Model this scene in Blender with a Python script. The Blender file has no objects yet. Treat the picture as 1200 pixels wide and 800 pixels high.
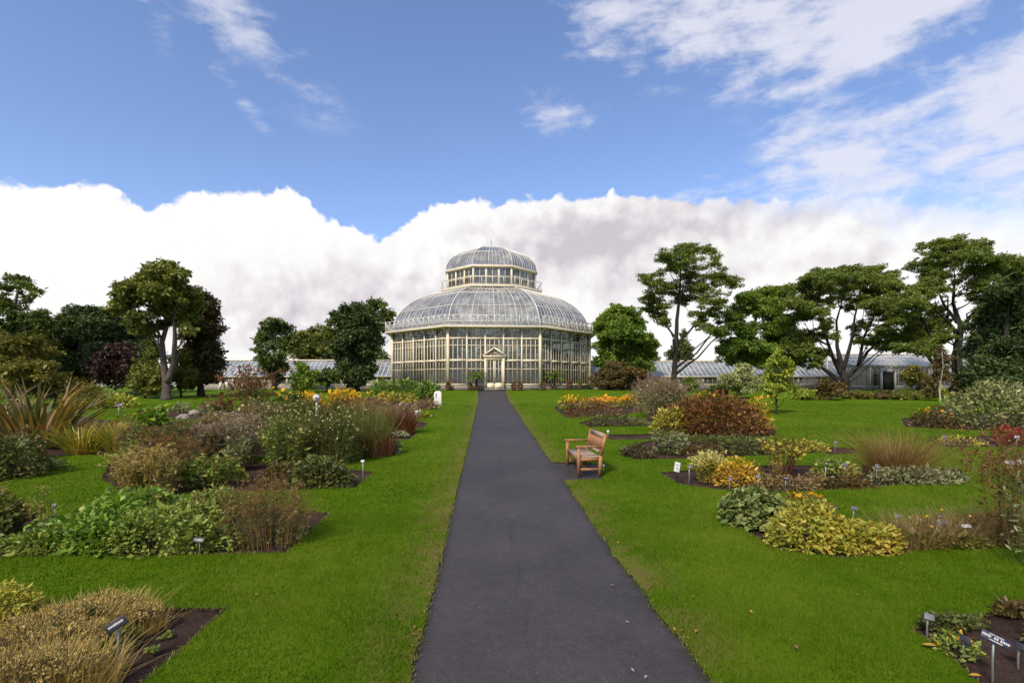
import bpy, math, random
import numpy as np
from mathutils import Vector, noise
from mathutils.geometry import delaunay_2d_cdt

PI = math.pi
SC = bpy.context.scene
COL = SC.collection
EYE = 2.4                 # camera height over the lawn under it
SLOPE = 0.035             # the garden climbs gently to the palm house
BRK = 56.0

def G(y):
    return SLOPE * min(y, BRK)

# ------------------------------------------------------------------ camera
cam_d = bpy.data.cameras.new("camera"); cam = bpy.data.objects.new("camera", cam_d); COL.objects.link(cam)
cam.location = (0, 0, EYE); cam.rotation_euler = (PI / 2, 0, 0)
cam_d.sensor_width = 36; cam_d.lens = 18.0; cam_d.shift_y = 52 / 1200
cam_d.clip_start = 0.1; cam_d.clip_end = 3000
SC.camera = cam

# ------------------------------------------------------------------ view
SC.view_settings.view_transform = 'Standard'; SC.view_settings.look = 'None'
SC.view_settings.gamma = 1; SC.view_settings.use_curve_mapping = False
SC.view_settings.exposure = 0.38
SC.render.engine = 'CYCLES'
cy = SC.cycles
cy.use_denoising = True
cy.max_bounces = 6; cy.diffuse_bounces = 2; cy.glossy_bounces = 3; cy.transmission_bounces = 4
cy.transparent_max_bounces = 16
cy.caustics_reflective = False; cy.caustics_refractive = False
cy.use_adaptive_sampling = True; cy.adaptive_threshold = 0.02

SUN_EL, SUN_AZ = math.radians(44), math.atan2(-0.45, -0.89)      # behind the viewer, a little to one side
SUN_STRENGTH, SUN_ANGLE, SKY_STRENGTH = 3.3, 11.0, 0.15

# ------------------------------------------------------------------ node helper
class E:
    nt = None
    def __init__(s, sock): s.s = sock
    @staticmethod
    def m(op, *a, clamp=False):
        n = E.nt.nodes.new('ShaderNodeMath'); n.operation = op; n.use_clamp = clamp
        for i, v in enumerate(a):
            if isinstance(v, E): E.nt.links.new(v.s, n.inputs[i])
            else: n.inputs[i].default_value = v
        return E(n.outputs[0])
    def __add__(s, o): return E.m('ADD', s, o)
    __radd__ = __add__
    def __sub__(s, o): return E.m('SUBTRACT', s, o)
    def __rsub__(s, o): return E.m('SUBTRACT', o, s)
    def __mul__(s, o): return E.m('MULTIPLY', s, o)
    __rmul__ = __mul__
    def __truediv__(s, o): return E.m('DIVIDE', s, o)
    def clamp(s): return E.m('ADD', s, 0.0, clamp=True)
    def smooth(s, a, b):
        n = E.nt.nodes.new('ShaderNodeMapRange'); n.interpolation_type = 'SMOOTHSTEP'
        E.nt.links.new(s.s, n.inputs[0]); n.inputs[1].default_value = a; n.inputs[2].default_value = b
        return E(n.outputs[0])

def nz(nt, vec, scale, detail=5, rough=.55, dist=0.0, dim='3D'):
    n = nt.nodes.new('ShaderNodeTexNoise'); n.noise_dimensions = dim
    n.inputs['Scale'].default_value = scale; n.inputs['Detail'].default_value = detail
    n.inputs['Roughness'].default_value = rough; n.inputs['Distortion'].default_value = dist
    if vec is not None: nt.links.new(vec, n.inputs['Vector'])
    return n.outputs[0]

def ramp(nt, fac, stops):
    n = nt.nodes.new('ShaderNodeValToRGB'); el = n.color_ramp.elements
    while len(el) < len(stops): el.new(0.5)
    for e, (p, c) in zip(el, stops): e.position = p; e.color = (*c[:3], 1)
    nt.links.new(fac, n.inputs[0]); return n.outputs[0]

def mixc(nt, fac, a, b, blend='MIX'):
    n = nt.nodes.new('ShaderNodeMix'); n.data_type = 'RGBA'; n.blend_type = blend
    for v, i in ((fac, 0), (a, 6), (b, 7)):
        if isinstance(v, E): v = v.s
        if hasattr(v, 'links'): nt.links.new(v, n.inputs[i])
        elif i == 0: n.inputs[0].default_value = v
        else: n.inputs[i].default_value = (*v[:3], 1)
    return n.outputs[2]

def S(r, g, b):
    f = lambda c: (c / 255) / 12.92 if c <= 10 else ((c / 255 + .055) / 1.055) ** 2.4
    return (f(r), f(g), f(b))

# ------------------------------------------------------------------ sky
def build_sky():
    w = bpy.data.worlds.new("World"); SC.world = w; w.use_nodes = True
    nt = w.node_tree; nt.nodes.clear(); E.nt = nt
    L = nt.links
    tc = nt.nodes.new('ShaderNodeTexCoord'); gen = tc.outputs['Generated']
    sep = nt.nodes.new('ShaderNodeSeparateXYZ'); L.new(gen, sep.inputs[0])
    x, y, z = (E(sep.outputs[i]) for i in range(3))
    az = E.m('ARCTAN2', x, y); el = E.m('ARCSINE', z)
    def ang(px, py):
        a = math.atan((px - 600) / 600); return a, math.atan((452 - py) / 600 * math.cos(a))
    sky = nt.nodes.new('ShaderNodeTexSky'); sky.sky_type = 'NISHITA'; sky.sun_disc = False
    sky.sun_elevation = SUN_EL; sky.sun_rotation = SUN_AZ
    sky.altitude = 50; sky.air_density = 1.0; sky.dust_density = 0.5; sky.ozone_density = 4.5
    bsky = nt.nodes.new('ShaderNodeBackground'); bsky.inputs[1].default_value = SKY_STRENGTH
    L.new(mixc(nt, 1.0, sky.outputs[0], (1.12, 1.03, 1.07), 'MULTIPLY'), bsky.inputs[0])
    # ---- cumulus bank low over the horizon
    edge = [(-200, 225), (0, 214), (35, 216), (60, 226), (90, 224), (135, 232), (165, 250), (190, 249), (235, 236), (280, 234), (325, 230), (345, 231),
            (372, 254), (405, 268), (445, 283), (480, 264), (510, 247), (540, 238), (560, 240), (600, 238), (640, 238), (700, 229),
            (730, 229), (770, 236), (800, 240), (850, 238), (960, 236), (1100, 244), (1200, 252), (1400, 230)]
    A0, A1, EM = math.radians(-60), math.radians(60), math.radians(30)
    fc = nt.nodes.new('ShaderNodeFloatCurve'); cv = fc.mapping.curves[0]
    pts = [((ang(px, py)[0] - A0) / (A1 - A0), ang(px, py)[1] / EM) for px, py in edge]
    pts = [(0.0, pts[0][1])] + pts + [(1.0, pts[-1][1])]
    cv.points[0].location = pts[0]; cv.points[1].location = pts[-1]
    for p in pts[1:-1]: cv.points.new(*p)
    fc.mapping.update()
    L.new(((az - A0) / (A1 - A0)).clamp().s, fc.inputs['Value'])
    top = E(fc.outputs[0]) * EM
    n1 = E(nz(nt, gen, 7, 6, .6, 0.3)); n2 = E(nz(nt, gen, 24, 5, .6, .4))
    soft = az.smooth(.30, .60) * .8                              # the bank frays into streaks on that side
    n3 = E(nz(nt, gen, 60, 4, .6, .2))
    def billow(n): return 1.0 - E.m('ABSOLUTE', n - .5) * 2.0
    b1 = billow(E(nz(nt, gen, 11, 3, .5, .1))); b2 = billow(E(nz(nt, gen, 30, 3, .5, .1)))
    d = top - el + (n1 - .5) * .045 + (b1 - .78) * .055 + (b2 - .78) * .022 + (n3 - .5) * .012
    bank = E.m('MULTIPLY', d.smooth(-.003, .008), 1.0 - soft) + d.smooth(-.03, .06) * soft
    of = nt.nodes.new('ShaderNodeVectorMath'); of.operation = 'ADD'; of.inputs[1].default_value = (-.016, 0, .020); L.new(gen, of.inputs[0])
    relief = (E(nz(nt, of.outputs[0], 13, 5, .55, .2)) - E(nz(nt, gen, 13, 5, .55, .2)))   # puffs lit from above
    # ---- streaky high cloud
    mp = nt.nodes.new('ShaderNodeMapping'); mp.inputs['Rotation'].default_value = (0, .62, 0.1)
    mp.inputs['Scale'].default_value = (1.0, 1.6, 3.4); L.new(gen, mp.inputs[0])
    f1 = E(nz(nt, mp.outputs[0], 3.6, 9, .62, .35)); f2 = E(nz(nt, mp.outputs[0], 11, 7, .6, .3)); f3 = E(nz(nt, gen, 9, 8, .65, .2))
    tex = f1 * .42 + f2 * .36 + f3 * .22
    def blob(px, py, rx, ry, rot=0):
        a, e_ = ang(px, py); k = math.cos(a) ** 2
        c, s_ = math.cos(rot), math.sin(rot)
        u = (az - a) * (1 / (k * 1)) ; v = (el - e_) * (1 / math.cos(a))
        p = (u * c + v * s_) * (600 / rx); q = (v * c - u * s_) * (600 / ry)
        r2 = p * p + q * q
        return E.m('EXPONENT', r2 * -1.0)
    m = blob(880, 25, 200, 56, -.12) * 1.05 + blob(1060, 10, 150, 50, .3) * .6 + blob(985, 85, 100, 30, .65) * .45
    m = m + blob(1070, 180, 180, 60, .30) * .98 + blob(1210, 180, 100, 80, .35) * .7 + blob(960, 200, 80, 44, .2) * .6
    m = m + blob(1200, 90, 60, 40, .5) * .35
    m = m + blob(305, 50, 110, 36, -.5) * .66 + blob(190, 38, 42, 20, -.7) * .52 + blob(278, 112, 48, 12, -.6) * .70 + blob(250, 10, 70, 30, -.4) * .42
    m = m + blob(650, 133, 36, 17, -.1) * 1.5 + blob(700, 15, 70, 26, .2) * .45 + blob(815, 228, 46, 16, 0) * 1.0
    back = y.smooth(.15, -.35) * .8                             # unseen broken cloud behind, thickened to whiten reflections and ambient light
    zen = z.smooth(.66, .9) * .7  # overhead cloud out of view, thickened for the same paler reflections
    m = m + back + zen
    wisp = ((tex - .5) * 5.8 + m * .82 - .22).smooth(-.05, .95) * m.smooth(.06, .4)
    wisp = wisp * (.62 + az.smooth(-.1, .25) * .20)
    # ---- colour of the bank
    g1 = E(nz(nt, gen, 3.2, 5, .55, .2)); 
    depth = (top - el)
    greyband = blob(720, 268, 150, 30, .1) * .8 + blob(770, 330, 90, 26) * .65 + blob(620, 300, 120, 40) * .35 + blob(420, 345, 130, 36) * .55 + blob(330, 385, 130, 26) * .55 + blob(950, 262, 140, 22) * .45 + blob(1010, 300, 130, 22) * .3 + blob(260, 300, 120, 30) * .05
    gf = (greyband * 1.15 + (g1 - .5) * .9 * greyband.smooth(.05, .5) + (n1 - .5) * .35 * greyband.smooth(.05, .5) - relief * (greyband.smooth(.0, .4) * 1.0 + .9) + (.80 - b1) * (greyband.smooth(.05, .5) * .5 + .16) - .02 + y.smooth(.2, -.2) * .4).clamp()
    colb = ramp(nt, gf.s, [(0, (.80, .79, .78)), (.18, (.75, .74, .735)), (.42, (.675, .652, .662)), (.75, (.575, .538, .572)), (1, (.49, .455, .49))])
    bb = nt.nodes.new('ShaderNodeBackground'); L.new(colb, bb.inputs[0]); bb.inputs[1].default_value = 1.0
    bw = nt.nodes.new('ShaderNodeBackground'); bw.inputs[0].default_value = (.66, .655, .72, 1); bw.inputs[1].default_value = 1.0
    m1 = nt.nodes.new('ShaderNodeMixShader'); L.new(wisp.s, m1.inputs[0]); L.new(bsky.outputs[0], m1.inputs[1]); L.new(bw.outputs[0], m1.inputs[2])
    m2 = nt.nodes.new('ShaderNodeMixShader'); L.new(bank.clamp().s, m2.inputs[0]); L.new(m1.outputs[0], m2.inputs[1]); L.new(bb.outputs[0], m2.inputs[2])
    out = nt.nodes.new('ShaderNodeOutputWorld'); L.new(m2.outputs[0], out.inputs[0])
    w.cycles.sampling_method = 'MANUAL'; w.cycles.sample_map_resolution = 1024
build_sky()

sd = bpy.data.lights.new("sun", 'SUN'); sun = bpy.data.objects.new("sun", sd); COL.objects.link(sun)
sd.energy = SUN_STRENGTH; sd.angle = math.radians(SUN_ANGLE); sd.color = (1, .89, .72)
sdir = Vector((math.sin(SUN_AZ) * math.cos(SUN_EL), math.cos(SUN_AZ) * math.cos(SUN_EL), math.sin(SUN_EL)))
sun.rotation_euler = sdir.to_track_quat('Z', 'Y').to_euler()
sun.location = (0, 0, 60)

# ------------------------------------------------------------------ photo-plan helpers: a bearing and a place on the sloping lawn
def ground_y(py): return EYE * 600 / (py - 431)
def gp(px, py):
    Y = ground_y(py); return ((px - 600) / 600 * Y, Y)
def at(px, py, Y): return Vector(((px - 600) / 600 * Y, Y, EYE + (452 - py) / 600 * Y))

# ------------------------------------------------------------------ mesh builder
class MB:
    def __init__(s): s.v = []; s.f = []; s.n = 0
    def add(s, verts, faces):
        verts = np.asarray(verts, dtype=np.float64).reshape(-1, 3)
        if isinstance(faces, np.ndarray): s.f.append(faces.astype(np.int64) + s.n)
        else:
            by = {}
            for f in faces: by.setdefault(len(f), []).append(f)
            for k, fl in by.items(): s.f.append(np.asarray(fl, dtype=np.int64) + s.n)
        s.v.append(verts); s.n += len(verts)
    def box(s, c, d, rz=0.0, taper=1.0):
        """box of centre c and full sizes d, turned about z; taper scales the top"""
        x, y, z = d[0] / 2, d[1] / 2, d[2] / 2
        v = [(-x, -y, -z), (x, -y, -z), (x, y, -z), (-x, y, -z), (-x * taper, -y * taper, z), (x * taper, -y * taper, z), (x * taper, y * taper, z), (-x * taper, y * taper, z)]
        cs, sn = math.cos(rz), math.sin(rz)
        v = [(a * cs - b * sn + c[0], a * sn + b * cs + c[1], h + c[2]) for a, b, h in v]
        s.add(v, [(3, 2, 1, 0), (4, 5, 6, 7), (0, 1, 5, 4), (1, 2, 6, 5), (2, 3, 7, 6), (3, 0, 4, 7)])
    def beam(s, a, b, w, h, up=(0, 0, 1)):
        """rectangular bar from a to b, w across and h along up"""
        a, b = Vector(a), Vector(b); t = (b - a).normalized(); u = Vector(up)
        sd_ = t.cross(u)
        if sd_.length < 1e-4: sd_ = t.cross(Vector((1, 0, 0)))
        sd_.normalize(); u = sd_.cross(t).normalized()
        q = []
        for p in (a, b):
            for i, j in ((-1, -1), (1, -1), (1, 1), (-1, 1)): q.append(p + sd_ * (i * w / 2) + u * (j * h / 2))
        s.add([tuple(p) for p in q], [(0, 1, 2, 3), (7, 6, 5, 4), (0, 4, 5, 1), (1, 5, 6, 2), (2, 6, 7, 3), (3, 7, 4, 0)])
    def tube(s, pts, rad, n=6, caps=True):
        pts = [Vector(p) for p in pts]; k = len(pts)
        if not hasattr(rad, '__len__'): rad = [rad] * k
        ref = Vector((0, 0, 1)); V = []
        for i, p in enumerate(pts):
            t = (pts[min(i + 1, k - 1)] - pts[max(i - 1, 0)])
            t = t.normalized() if t.length > 1e-9 else Vector((0, 0, 1))
            u = t.cross(ref)
            if u.length < .15: u = t.cross(Vector((1, 0, 0)))
            u.normalize(); w = t.cross(u).normalized()
            for j in range(n):
                a = 2 * PI * j / n; V.append(p + (u * math.cos(a) + w * math.sin(a)) * rad[i])
        F = [(i * n + j, i * n + (j + 1) % n, (i + 1) * n + (j + 1) % n, (i + 1) * n + j) for i in range(k - 1) for j in range(n)]
        if caps and n in (3, 4): F += [tuple(range(n))[::-1], tuple((k - 1) * n + j for j in range(n))]
        elif caps:
            F += [tuple(range(n))[::-1], tuple((k - 1) * n + j for j in range(n))]
        s.add([tuple(v) for v in V], F)
    def lathe(s, prof, c=(0, 0, 0), n=16, close=True):
        V = [(c[0] + r * math.cos(2 * PI * j / n), c[1] + r * math.sin(2 * PI * j / n), c[2] + h) for r, h in prof for j in range(n)]
        F = [(i * n + j, i * n + (j + 1) % n, (i + 1) * n + (j + 1) % n, (i + 1) * n + j) for i in range(len(prof) - 1) for j in range(n)]
        if close: F += [tuple(range(n))[::-1], tuple((len(prof) - 1) * n + j for j in range(n))]
        s.add(V, F)
    def build(s, name, mat, parent=None, smooth=False):
        me = bpy.data.meshes.new(name)
        if s.n:
            V = np.concatenate(s.v)
            tot = [f.shape[1] for f in s.f for _ in range(1)]
            loops = np.concatenate([f.reshape(-1) for f in s.f])
            sizes = np.concatenate([np.full(len(f), f.shape[1], dtype=np.int64) for f in s.f])
            starts = np.concatenate([[0], np.cumsum(sizes)[:-1]])
            me.vertices.add(len(V)); me.vertices.foreach_set('co', V.astype(np.float32).reshape(-1))
            me.loops.add(len(loops)); me.loops.foreach_set('vertex_index', loops.astype(np.int32))
            me.polygons.add(len(sizes)); me.polygons.foreach_set('loop_start', starts.astype(np.int32))
            me.polygons.foreach_set('loop_total', sizes.astype(np.int32))
            if smooth: me.polygons.foreach_set('use_smooth', np.ones(len(sizes), dtype=bool))
            me.update(calc_edges=True)
        me.materials.append(mat)
        o = bpy.data.objects.new(name, me); COL.objects.link(o)
        if parent is not None: o.parent = parent
        return o

def tag(o, label=None, cat=None, group=None, kind=None):
    if label: o['label'] = label
    if cat: o['category'] = cat
    if group: o['group'] = group
    if kind: o['kind'] = kind
    return o
def thing(name, label, cat, loc=(0, 0, 0), rz=0.0, group=None):
    o = bpy.data.objects.new(name, None); o.empty_display_size = .3; COL.objects.link(o)
    o.location = loc; o.rotation_euler = (0, 0, rz)
    return tag(o, label, cat, group)
def copy_thing(r, loc, rz=0.0, sc=1.0, label=None, group=None):
    n = r.copy(); COL.objects.link(n); n.location = loc; n.rotation_euler = (0, 0, rz); n.scale = (sc, sc, sc) if not hasattr(sc, '__len__') else sc
    if label: n['label'] = label
    if group: n['group'] = group
    for ch in list(r.children):
        c = ch.copy(); COL.objects.link(c); c.parent = n
        for g in ch.children:
            d = g.copy(); COL.objects.link(d); d.parent = c
    return n

# ------------------------------------------------------------------ materials
def new_mat(name):
    m = bpy.data.materials.new(name); m.use_nodes = True; nt = m.node_tree; nt.nodes.clear(); E.nt = nt
    out = nt.nodes.new('ShaderNodeOutputMaterial'); return m, nt, out
def mat_solid(name, c1, c2=None, scale=8.0, rough=.6, bump=0.0, bscale=None, metal=0.0, spec=.4, detail=6):
    m, nt, out = new_mat(name); L = nt.links
    b = nt.nodes.new('ShaderNodeBsdfPrincipled'); L.new(b.outputs[0], out.inputs[0])
    tc = nt.nodes.new('ShaderNodeTexCoord')
    if c2 is None: c2 = tuple(v * .8 for v in c1)
    f = nz(nt, tc.outputs['Object'], scale, detail, .6)
    L.new(ramp(nt, f, [(.3, c2), (.7, c1)]), b.inputs['Base Color'])
    b.inputs['Roughness'].default_value = rough; b.inputs['Metallic'].default_value = metal
    b.inputs['Specular IOR Level'].default_value = spec
    if bump:
        bp = nt.nodes.new('ShaderNodeBump'); bp.inputs['Strength'].default_value = bump; bp.inputs['Distance'].default_value = .02
        L.new(nz(nt, tc.outputs['Object'], bscale or scale * 3, 6, .65), bp.inputs['Height']); L.new(bp.outputs[0], b.inputs['Normal'])
    return m
LEAFM = {}
def mat_leaf(name, cols, trans=.3, patch=1.2, gloss=.035, rough=.5, gain=(1.52, 1.44, 1.10)):
    """leaf tissue: every leaf draws its own tone from cols, patches of the plant lean to one end of the range"""
    if name in LEAFM: return LEAFM[name]
    cols = [tuple(min(.85, v * g) for v, g in zip(c, gain)) for c in cols]
    m, nt, out = new_mat(name); L = nt.links
    ge = nt.nodes.new('ShaderNodeNewGeometry'); tc = nt.nodes.new('ShaderNodeTexCoord')
    f = E(nz(nt, tc.outputs['Object'], patch, 3, .6))
    t = (E(ge.outputs['Random Per Island']) * .55 + (f - .5) * 1.5 + .22).clamp()
    k = len(cols); c = ramp(nt, t.s, [(i / max(k - 1, 1), cc) for i, cc in enumerate(cols)])
    d = nt.nodes.new('ShaderNodeBsdfDiffuse'); L.new(c, d.inputs[0])
    tr = nt.nodes.new('ShaderNodeBsdfTranslucent'); L.new(mixc(nt, 1.0, c, (1.0, 1.0, .55), 'MULTIPLY'), tr.inputs[0])
    g = nt.nodes.new('ShaderNodeBsdfGlossy'); g.inputs['Roughness'].default_value = rough; g.inputs[0].default_value = (.8, .8, .75, 1)
    a = nt.nodes.new('ShaderNodeMixShader'); a.inputs[0].default_value = trans; L.new(d.outputs[0], a.inputs[1]); L.new(tr.outputs[0], a.inputs[2])
    b = nt.nodes.new('ShaderNodeMixShader'); b.inputs[0].default_value = gloss; L.new(a.outputs[0], b.inputs[1]); L.new(g.outputs[0], b.inputs[2])
    L.new(b.outputs[0], out.inputs[0]); LEAFM[name] = m
    return m

# ------------------------------------------------------------------ leaf shapes
def rnd_dir(rng, n):
    v = rng.normal(size=(n, 3)); return v / np.linalg.norm(v, axis=1, keepdims=True)
def norm(v): return v / np.maximum(np.linalg.norm(v, axis=1, keepdims=True), 1e-9)
def cards(mb, C, D, Nn, Ln, Wd, wide=.45):
    """one pointed leaf per row: base C, direction D, facing Nn, length Ln, width Wd"""
    n = len(C); gv = np.exp(np.random.default_rng(n + 7).normal(0, .28, n)); Ln = np.asarray(Ln) * gv; Wd = np.asarray(Wd) * gv; Ln = np.broadcast_to(Ln, (n,))[:, None]; Wd = np.broadcast_to(Wd, (n,))[:, None]
    Sd = norm(np.cross(D, Nn)); U = np.cross(Sd, D)
    V = np.stack([C, C + D * Ln * wide + Sd * Wd / 2 + U * Wd * .12, C + D * Ln - U * Ln * .10, C + D * Ln * wide - Sd * Wd / 2 + U * Wd * .12], 1).reshape(-1, 3)
    F = np.arange(n * 4).reshape(n, 4)
    mb.add(V, F)
def blades(mb, B, az, lean, Ln, Wd, droop, seg=3, twist=None):
    """arching strap leaves: base B, heading az, start lean from upright, total droop added along the leaf"""
    n = len(B); P = B.copy(); rows = []
    Sd = np.stack([-np.sin(az), np.cos(az), np.zeros(n)], 1)
    if twist is not None:
        Sd = np.stack([-np.sin(az + twist), np.cos(az + twist), np.zeros(n)], 1)
    for i in range(seg + 1):
        t = i / seg; w = Wd * (1 - t ** 2.2 * .96) * (.75 + .5 * min(t * 2, 1) * .5)
        rows.append((P - Sd * w[:, None] / 2, P + Sd * w[:, None] / 2))
        a = lean + droop * (t + .5 / seg)
        d = np.stack([np.cos(az) * np.sin(a), np.sin(az) * np.sin(a), np.cos(a)], 1)
        P = P + d * (Ln / seg)[:, None]
    V = np.stack([q for r in rows for q in r], 1).reshape(-1, 3); k = 2 * (seg + 1)
    base = (np.arange(n) * k)[:, None]
    F = np.concatenate([base + np.array([[2 * i, 2 * i + 1, 2 * i + 3, 2 * i + 2]]) for i in range(seg)], 0)
    mb.add(V, F)
def in_poly(X, Y, poly):
    r = np.zeros(len(X), bool); p = poly; j = len(p) - 1
    for i in range(len(p)):
        xi, yi = p[i]; xj, yj = p[j]
        c = ((yi > Y) != (yj > Y)) & (X < (xj - xi) * (Y - yi) / ((yj - yi) if abs(yj - yi) > 1e-12 else 1e-12) + xi)
        r ^= c; j = i
    return r
# ------------------------------------------------------------------ ground: soil below, lawn with the beds and the path cut out of it
LAWN_TOP, PATH_DROP, SOIL_DROP = 0.0, 0.022, 0.05
def PC(y): return 0.535 - 0.0498 * y                       # centre line of the path
def path_outline():
    Lft, Rgt = [], []
    for y in np.concatenate([np.arange(-4, 14, .16), np.arange(14, 56, 1.6)]):
        w = 1.12 + .30 * max(0, (y - 38) / 15)
        j = noise.noise(Vector((y * 1.3, 3, 0))) * .034 + noise.noise(Vector((y * 4, 8, 0))) * .026
        k = noise.noise(Vector((y * 1.3, 30, 0))) * .034 + noise.noise(Vector((y * 4, 50, 0))) * .026
        Lft.append((PC(y) - w + j, y)); Rgt.append((PC(y) + w + k + .085 * max(0, min(1, (6.5 - y) / 2.5)), y))
    pad = [gp(*p) for p in ((663, 562), (707, 561), (701, 543), (648, 541))]      # tarmac bay under the bench
    y0, y1 = pad[0][1], pad[-1][1]
    R2 = [p for p in Rgt if p[1] < y0 - .05] + pad + [p for p in Rgt if p[1] > y1 + .05]
    return Lft[::-1] + R2
PATH = path_outline()
def organic(pxs, jit=.035):
    """photo-plan corners to a garden outline: subdivided and a little uneven"""
    P = [gp(*p) for p in pxs]; out = []
    for i, a in enumerate(P):
        b = P[(i + 1) % len(P)]; d = math.dist(a, b); n = max(1, int(d / (.25 + .012 * a[1])))
        n = min(n, 24)
        for k in range(n):
            t = k / n; x, y = a[0] + (b[0] - a[0]) * t, a[1] + (b[1] - a[1]) * t
            q = Vector((x * 1.7, y * 1.7, 5)); s = jit * (1 + a[1] * .02) * (0.35 if k == 0 else 1)
            out.append((x + noise.noise(q) * s, y + noise.noise(q + Vector((9, 9, 9))) * s))
    return out
BEDS = {
 'A': [(267, 712), (166, 800), (110, 858), (-190, 858), (-150, 706), (60, 708)],
 'B': [(387, 601), (336, 647), (150, 651), (-90, 653), (-90, 603), (78, 604), (140, 592), (260, 590)],
 'C': [(438, 552), (418, 571), (330, 574), (150, 580), (118, 560), (134, 534), (210, 520), (300, 541)],
 'D': [(470, 523), (456, 535), (320, 539), (240, 516), (290, 504), (400, 510)],
 'E': [(489, 507), (480, 514.5), (380, 513), (310, 502), (340, 493), (420, 500)],
 'F': [(502, 496), (494, 502), (420, 499), (350, 491), (400, 485), (480, 491)],
 'F2': [(510, 485), (500, 490), (430, 484), (400, 477), (470, 480)],
 'F3': [(513, 474), (506, 478), (430, 476), (400, 466), (508, 465)],
 'H': [(68, 548), (0, 565), (-90, 577), (-120, 530), (0, 522)],
 'I': [(150, 525), (128, 532), (60, 534), (-60, 518), (-60, 492), (60, 482), (150, 496), (205, 499), (207, 503), (165, 512)],
 'J': [(165, 479), (292, 481), (285, 491), (200, 491), (158, 486)],
 'K': [(1066, 734), (1112, 768), (1150, 802), (1190, 845), (1390, 845), (1390, 690), (1195, 708), (1130, 724)],
 'L': [(847, 600), (862, 616), (895, 633), (930, 646), (985, 653), (1050, 651), (1080, 643), (1180, 637), (1330, 633), (1330, 610), (1180, 615), (1080, 618), (1010, 612), (940, 594), (880, 584)],
 'M': [(772, 553), (797, 567), (840, 573), (905, 577), (1000, 572), (1060, 567), (1137, 562), (1125, 549), (1000, 545), (880, 545)],
 'N': [(725, 527), (742, 538), (810, 537), (875, 534), (965, 530), (965, 522), (850, 514), (760, 516)],
 'O': [(707, 509), (768, 508), (775, 514), (715, 515)],
 'P': [(678, 495), (690, 500), (765, 499), (768, 490), (700, 489)],
 'Q': [(650, 478), (662, 489), (725, 488.5), (750, 480), (748, 469), (660, 469)],
 'R': [(770, 500), (775, 511.5), (850, 513), (907, 511), (910, 504), (860, 492)],
 'S': [(1056, 490), (1060, 500), (1120, 503), (1200, 505), (1270, 504), (1270, 484), (1120, 484)],
 'T': [(1089, 516), (1108, 523.5), (1270, 524), (1270, 511), (1150, 510)],
 'U': [(948, 522), (972, 532.5), (1003, 531), (1003, 525)],
}
BEDP = {k: organic(v) for k, v in BEDS.items()}

def m_lawn():
    m, nt, out = new_mat('lawn_turf'); L = nt.links
    b = nt.nodes.new('ShaderNodeBsdfPrincipled'); L.new(b.outputs[0], out.inputs[0])
    tc = nt.nodes.new('ShaderNodeTexCoord'); o = tc.outputs['Object']
    a = E(nz(nt, o, .55, 5, .6)); f = E(nz(nt, o, 26, 6, .7)); q = E(nz(nt, o, 3.2, 5, .65))
    t = (a * .8 + f * .45 + q * .7 - .48).clamp()
    c = ramp(nt, t.s, [(.15, (.036, .078, .001)), (.45, (.070, .136, .003)), (.8, (.128, .182, .010))])
    sp = nt.nodes.new('ShaderNodeSeparateXYZ'); L.new(o, sp.inputs[0])   # worn, yellowing strip along the path
    dist = E.m('ABSOLUTE', E(sp.outputs[0]) + E(sp.outputs[1]) * .0498 - .535)
    worn = dist.smooth(1.95, 1.1) * E(nz(nt, o, 2.2, 5, .7)).smooth(.36, .60) * .95
    moss = E(nz(nt, o, .23, 4, .6)).smooth(.5, .7) * .35
    c = mixc(nt, moss.s, c, (.055, .105, .004)); c = mixc(nt, worn.s, c, (.15, .125, .035))
    L.new(c, b.inputs['Base Color']); b.inputs['Roughness'].default_value = .9; b.inputs['Specular IOR Level'].default_value = .04
    bp = nt.nodes.new('ShaderNodeBump'); bp.inputs['Strength'].default_value = .8; bp.inputs['Distance'].default_value = .03
    L.new(nz(nt, o, 60, 5, .7), bp.inputs['Height']); L.new(bp.outputs[0], b.inputs['Normal'])
    return m
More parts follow.
